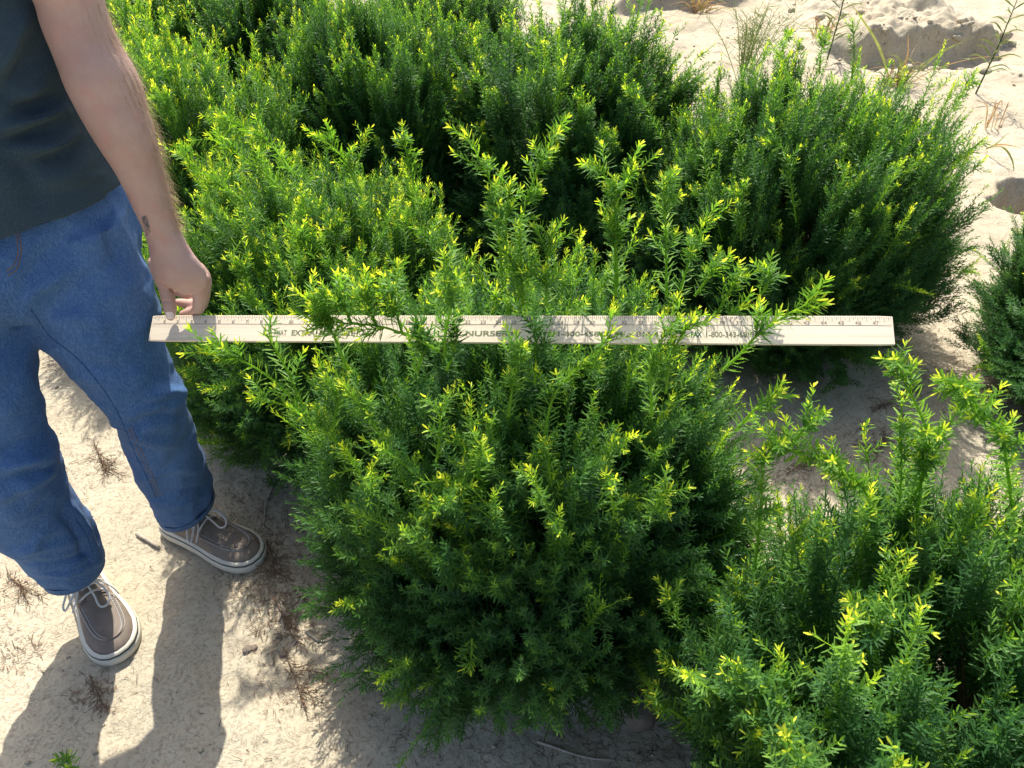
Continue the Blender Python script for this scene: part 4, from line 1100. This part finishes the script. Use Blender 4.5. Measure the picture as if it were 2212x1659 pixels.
# grass tufts with reddening blades
def tuft(px, py, label, n, hmin, hmax, spread, reds, extra=()):
    e, p = weed('grass_tuft', px, py, label, 'grass tuft'); b = Blades()
    for i in range(n):
        a = rnd.uniform(0, 6.28); h = rnd.uniform(hmin, hmax); s_ = rnd.uniform(.2, 1) * spread; o = Vector((rnd.uniform(-.05, .05), rnd.uniform(-.03, .03), -.005))
        d = Vector((math.cos(a) * s_, math.sin(a) * s_ * .7, 0)); b.blade([o, o + d * .35 + Vector((0, 0, h * .7)), o + d + Vector((0, 0, h * rnd.uniform(.3, 1)))], rnd.uniform(.003, .009), rnd.choice(reds), 7, rnd.uniform(-1.2, 1.2))
    for pts, w, y in extra: b.blade([atf(x, y_, f) - p for x, y_, f in pts], w * .65, y, 9, .2)
    link('blades', b.mesh('blades'), M['weedgreen'], e, False)
tuft(1935, 185, 'large tangled grass tuft with red and green blades below the eroded bank', 70, .04, .22, .22, (.1, .5, .55, .95, 1, 1), [
    ([(1925, 180, 4.45), (1898, 100, 4.45), (1865, 45, 4.4), (1838, 8, 4.35)], .022, .45), ([(1940, 180, 4.42), (1960, 120, 4.4), (1962, 68, 4.4)], .014, .95), ([(1935, 185, 4.4), (1990, 140, 4.4), (2060, 98, 4.35), (2068, 110, 4.3)], .012, .35), ([(1950, 190, 4.4), (2020, 150, 4.45), (2110, 125, 4.5), (2200, 122, 4.5)], .010, .9),
    ([(1960, 180, 4.4), (2000, 140, 4.35), (2040, 110, 4.3), (2112, 75, 4.3)], .014, .3)])
tuft(1765, 105, 'small rusty grass tuft at the left foot of the bank', 34, .05, .20, .16, (.2, .6, .95, 1))
tuft(2128, 322, 'sparse grass with one red and one green blade beside the washed-out hole', 5, .02, .06, .10, (.6, .95), [
    ([(2128, 322, 3.5), (2160, 312, 3.45), (2214, 320, 3.4)], .016, 1), ([(2130, 320, 3.5), (2150, 312, 3.45), (2182, 284, 3.4)], .013, .3), ([(2130, 320, 3.5), (2165, 318, 3.4), (2186, 345, 3.35), (2192, 385, 3.3)], .016, .5)])
tuft(2150, 268, 'thin dry brown stalks on the bare soil above the hole', 9, .08, .22, .14, (.95, 1, .9))
tuft(1508, 36, 'dry reddish weed clump at the top edge on the bare soil', 40, .05, .16, .26, (.6, .95, 1, 1))
tuft(1300, 12, 'tiny rusty grass tuft at the top edge behind the back row', 16, .05, .2, .12, (.6, .95, 1))

# ------------------------------------------------------------------ things lying on the ground
def ground_pt(px, py):
    p = atz(px, py, 0); p.z = gz(p.x, p.y); return p
def dead_sprig(pa, pb, label, sides=5, seed=0):
    a, b = ground_pt(*pa), ground_pt(*pb); rng = np.random.default_rng(seed); fo = Foliage()
    d = b - a; L = d.length; D = np.array([tuple(d.normalized())]); cv = rng.normal(size=(1, 3)) * .12; cv[:, 2] = .03
    o = np.array([[0, 0, .006]])
    fo.sprigs(o, D, cv, np.array([L]), np.array([.2]), np.array([.5]), rng, .02, .0022, .0035, 0, .0016)
    t = .25 + .7 * rng.random(sides); B = o + D * (L * t)[:, None] + cv * (L * t * t)[:, None]
    sd_ = nrm(D + np.stack([rng.normal(size=sides), rng.normal(size=sides), .12 * rng.random(sides)], -1) * .9); sd_[:, 2] = np.abs(sd_[:, 2]) * .3
    fo.sprigs(B, nrm(sd_), .1 * rng.normal(size=(sides, 3)) * np.array([1, 1, .2]), L * (.25 + .3 * rng.random(sides)), np.full(sides, .2), np.full(sides, .5), rng, .019, .0021, .0035, 0, .001)
    V = np.concatenate(fo.V); 
    z = gz(a.x, a.y); gzs = ground_h(V[:, 0] + a.x, V[:, 1] + a.y) - z; V[:, 2] = np.maximum(V[:, 2] * .8, gzs + .0012)
    ob = link('dead_sprig', np_mesh('dead_sprig', V, np.concatenate(fo.F)), M['dead'], None, False); ob.location = a
    tag(ob, label, 'dead sprig', 'dead yew sprigs on the ground')
for i, (a, b, l) in enumerate([
    ((610, 1395), (662, 1525), 'long rust brown dead yew sprig on sunlit soil left of the central shrub'),
    ((190, 1455), (222, 1520), 'matted dead sprig just below the toe of the near shoe'),
    ((575, 1165), (610, 1240), 'orange dead sprig touching the toe of the far shoe'),
    ((205, 960), (232, 1030), 'dark forked dead sprig on soil between the two legs'),
    ((590, 1290), (640, 1370), 'brown dead sprig at the shaded foot of the central shrub, left side'),
    ((1700, 1020), (1760, 975), 'rusty dead sprig in the shade under the arching shoot'),
    ((1890, 990), (1920, 930), 'brown dead sprig between the right front shrub and the broad dark one'),
    ((2000, 830), (1900, 850), 'dead sprig in the shade under the right end of the stick'),
    ((15, 1240), (60, 1300), 'dry tangled sprig at the left edge beside the jeans hem')]):
    dead_sprig(a, b, l, 6, 700 + i)
def twig(pts, r0, label, name='twig', mat='twig'):
    P = [ground_pt(*q) for q in pts]; o = P[0].copy(); gg = Geo()
    S, rr = spline([q - o + Vector((0, 0, r0 * .8)) for q in P], [r0 * (1 - .4 * i / (len(P) - 1)) for i in range(len(P))], 8)
    S = [q + Vector((0, 0, random.uniform(-.15, .25) * r0)) for q in S]; gg.tube(S, [r * random.uniform(.88, 1.1) for r in rr], 9)
    ob = link(name, gg.mesh(name), M[mat]); ob.location = o; return tag(ob, label, 'twig')
twig([(296, 1152), (320, 1168), (343, 1181)], .0058, 'short broken pale stick on sunlit soil left of the far shoe', 'broken_stick')
twig([(598, 1290), (606, 1330), (618, 1375)], .0026, 'thin grey twig beside the central shrub, left one of a pair')
twig([(606, 1300), (622, 1340), (640, 1385)], .0026, 'thin grey twig beside the central shrub, right one of a pair')
twig([(590, 1050), (575, 1090), (570, 1135)], .0024, 'thin twig in the shade right of the far shoe laces')
twig([(660, 1360), (690, 1380), (720, 1375)], .0036, 'crooked grey root lying at the left foot of the central shrub')
twig([(1990, 850), (2060, 815), (2110, 790)], .0035, 'thin twig on the shaded soil between the broad dark shrub and the right edge one')
twig([(1160, 1600), (1260, 1635), (1330, 1640)], .003, 'twig in the deep shade at the front foot of the central shrub')
def rock(px, py, r, label, sink=.4, name='stone', mat='stone', seed=1):
    p = ground_pt(px, py); gg = Geo(); gg.ball((0, 0, 0), r, 14); m_ = gg.mesh(name); co = get_co(m_)
    u = nrm(co); set_co(m_, co * (1 + .22 * fbm(u + seed, 1.4, 3) + .05 * fbm(u + seed, 6, 2))[:, None])
    ob = link(name, m_, M[mat]); ob.location = p + Vector((0, 0, max(r if not hasattr(r, '__len__') else (r[2],)) * (1 - 2 * sink) if hasattr(r, '__len__') else r * (1 - 2 * sink))); return tag(ob, label, 'stone')
rock(1375, 1535, (.055, .045, .04), 'large rounded stone half buried in the shade at the foot of the central shrub', .45, seed=2)
rock(534, 1400, (.011, .009, .006), 'pair-like pale pebble at the tip of the shadows, left of the central shrub, larger one', .3, 'pebble', seed=3)
rock(547, 1397, (.008, .007, .005), 'small pale pebble touching the larger pebble left of the central shrub', .3, 'pebble', seed=4)
rock(610, 1408, (.010, .008, .005), 'flat pebble near the upper end of the long dead sprig', .3, 'pebble', seed=5)
rock(603, 1372, (.007, .006, .005), 'small pebble at the lower ends of the paired twigs', .3, 'pebble', seed=6)
# small green sprig at the bottom edge
e = empty('yew_sprig', ground_pt(150, 1690), 'small green yew sprig tip poking in at the lower left bottom edge', 'yew sprig')
link('shoot', shoot_mesh([Vector((0, 0, .0)), Vector((.01, .01, .04)), Vector((.015, .02, .085))], .6, 9, sides=2), M['yew'], e, False)

# loose brown needles and bits under the shrubs
rng = np.random.default_rng(77); Pn = []
def scatter(px, py, sx, sy, n):
    c = ground_pt(px, py); Pn.append(np.stack([c.x + sx * rng.normal(size=n), c.y + sy * rng.normal(size=n)], -1))
for q in [(590, 1190, .05, .08, 420), (615, 1330, .045, .07, 360), (540, 1090, .07, .06, 260), (575, 1260, .05, .05, 240), (655, 1480, .04, .04, 120), (1750, 1000, .12, .07, 320), (1910, 950, .07, .06, 280), (2050, 800, .16, .09, 400), (2000, 700, .12, .12, 220), (1150, 1620, .25, .06, 400), (1380, 1600, .10, .08, 300), (40, 1410, .03, .03, 90), (205, 1490, .03, .03, 90), (140, 780, .05, .05, 90), (220, 1000, .05, .05, 90), (300, 1450, .45, .30, 70), (1900, 300, .7, .6, 200), (2100, 520, .3, .3, 100), (30, 1280, .04, .04, 70)]: scatter(*q)
Pn = np.concatenate(Pn); n = len(Pn); th = rng.random(n) * 6.283; L = .009 + .014 * rng.random(n) ** 1.8; w = .0005 + .0006 * rng.random(n)
dx, dy = np.cos(th), np.sin(th); q = []
A = np.stack([Pn[:, 0] - dx * L / 2, Pn[:, 1] - dy * L / 2], -1); B = np.stack([Pn[:, 0] + dx * L / 2, Pn[:, 1] + dy * L / 2], -1)
za_ = ground_h(A[:, 0], A[:, 1]) + .0015 + .004 * rng.random(n); zb_ = ground_h(B[:, 0], B[:, 1]) + .0015 + .007 * rng.random(n) ** 2
Wv = np.stack([-dy, dx], -1) * w[:, None]
V = np.empty((n, 4, 3)); V[:, 0, :2] = A - Wv; V[:, 1, :2] = A + Wv; V[:, 2, :2] = B + Wv * .4; V[:, 3, :2] = B - Wv * .4; V[:, 0, 2] = V[:, 1, 2] = za_; V[:, 2, 2] = V[:, 3, 2] = zb_
lit = link('needle_litter', np_mesh('needle_litter', V.reshape(-1, 3), np.arange(n * 4).reshape(n, 4)), M['litter'], None, False)
tag(lit, 'loose brown fallen needles scattered under and between the shrubs', 'fallen needles', None, 'stuff')
# crumbs of dry soil
n = 2600; cx = rng.uniform(-1.5, 3.0, n); cy = rng.uniform(.3, 5.5, n); r_ = .0018 + .006 * rng.random(n) ** 5 * (1 + 1.5 * (cy > 3.5)); r_ = np.minimum(r_, .012)
ico = np.array([(1, 0, 0), (-1, 0, 0), (0, 1, 0), (0, -1, 0), (0, 0, 1), (0, 0, -1)], float); tri = np.array([(0, 2, 4), (2, 1, 4), (1, 3, 4), (3, 0, 4), (2, 0, 5), (1, 2, 5), (3, 1, 5), (0, 3, 5)])
V = ico[None] * (1 + .5 * (rng.random((n, 6, 3)) - .5)) * np.array([1, .9, .6]); V = V + .35 * (rng.random((n, 6, 3)) - .5); V = V * r_[:, None, None]
V[:, :, 0] += cx[:, None]; V[:, :, 1] += cy[:, None]; V[:, :, 2] += (ground_h(cx, cy) + r_ * .25)[:, None]
cr = link('soil_crumbs', np_mesh('soil_crumbs', V.reshape(-1, 3), (tri[None] + (np.arange(n) * 6)[:, None, None]).reshape(-1, 3)), M['soil'], None, False)
tag(cr, 'small crumbs of dry pale soil scattered over the ground', 'soil crumbs', None, 'stuff')

# clods of soil broken off the bank
n = 70; V = []; F = []; o = 0
gg = Geo(); gg.ball((0, 0, 0), 1, 7); bv_ = np.array([tuple(q) for q in gg.v]); bf_ = [f for f in gg.f]
cl = Geo()
for i in range(n):
    x = rng.uniform(1.9, 3.2); y = 5.0 + .25 * (x - 2.5) + rng.normal() * .16 - .04; r = .010 + .035 * rng.random() ** 3
    if i > 50: x = rng.uniform(.5, 3.3); y = rng.uniform(4.2, 6.2); r = .010 + .03 * rng.random() ** 3
    u = bv_ * (1 + .35 * fbm(bv_ + i * 3.1, 1.3, 3))[:, None] * np.array([1, .85, .65]) * r
    cl.add(u + np.array([x, y, gz(x, y) + r * .25]), bf_)
ob = link('soil_clods', cl.mesh('soil_clods', fix=False), M['soil'], None, True)
tag(ob, 'lumps of dry soil crumbled along the foot and top of the eroded bank', 'soil clods', None, 'stuff')
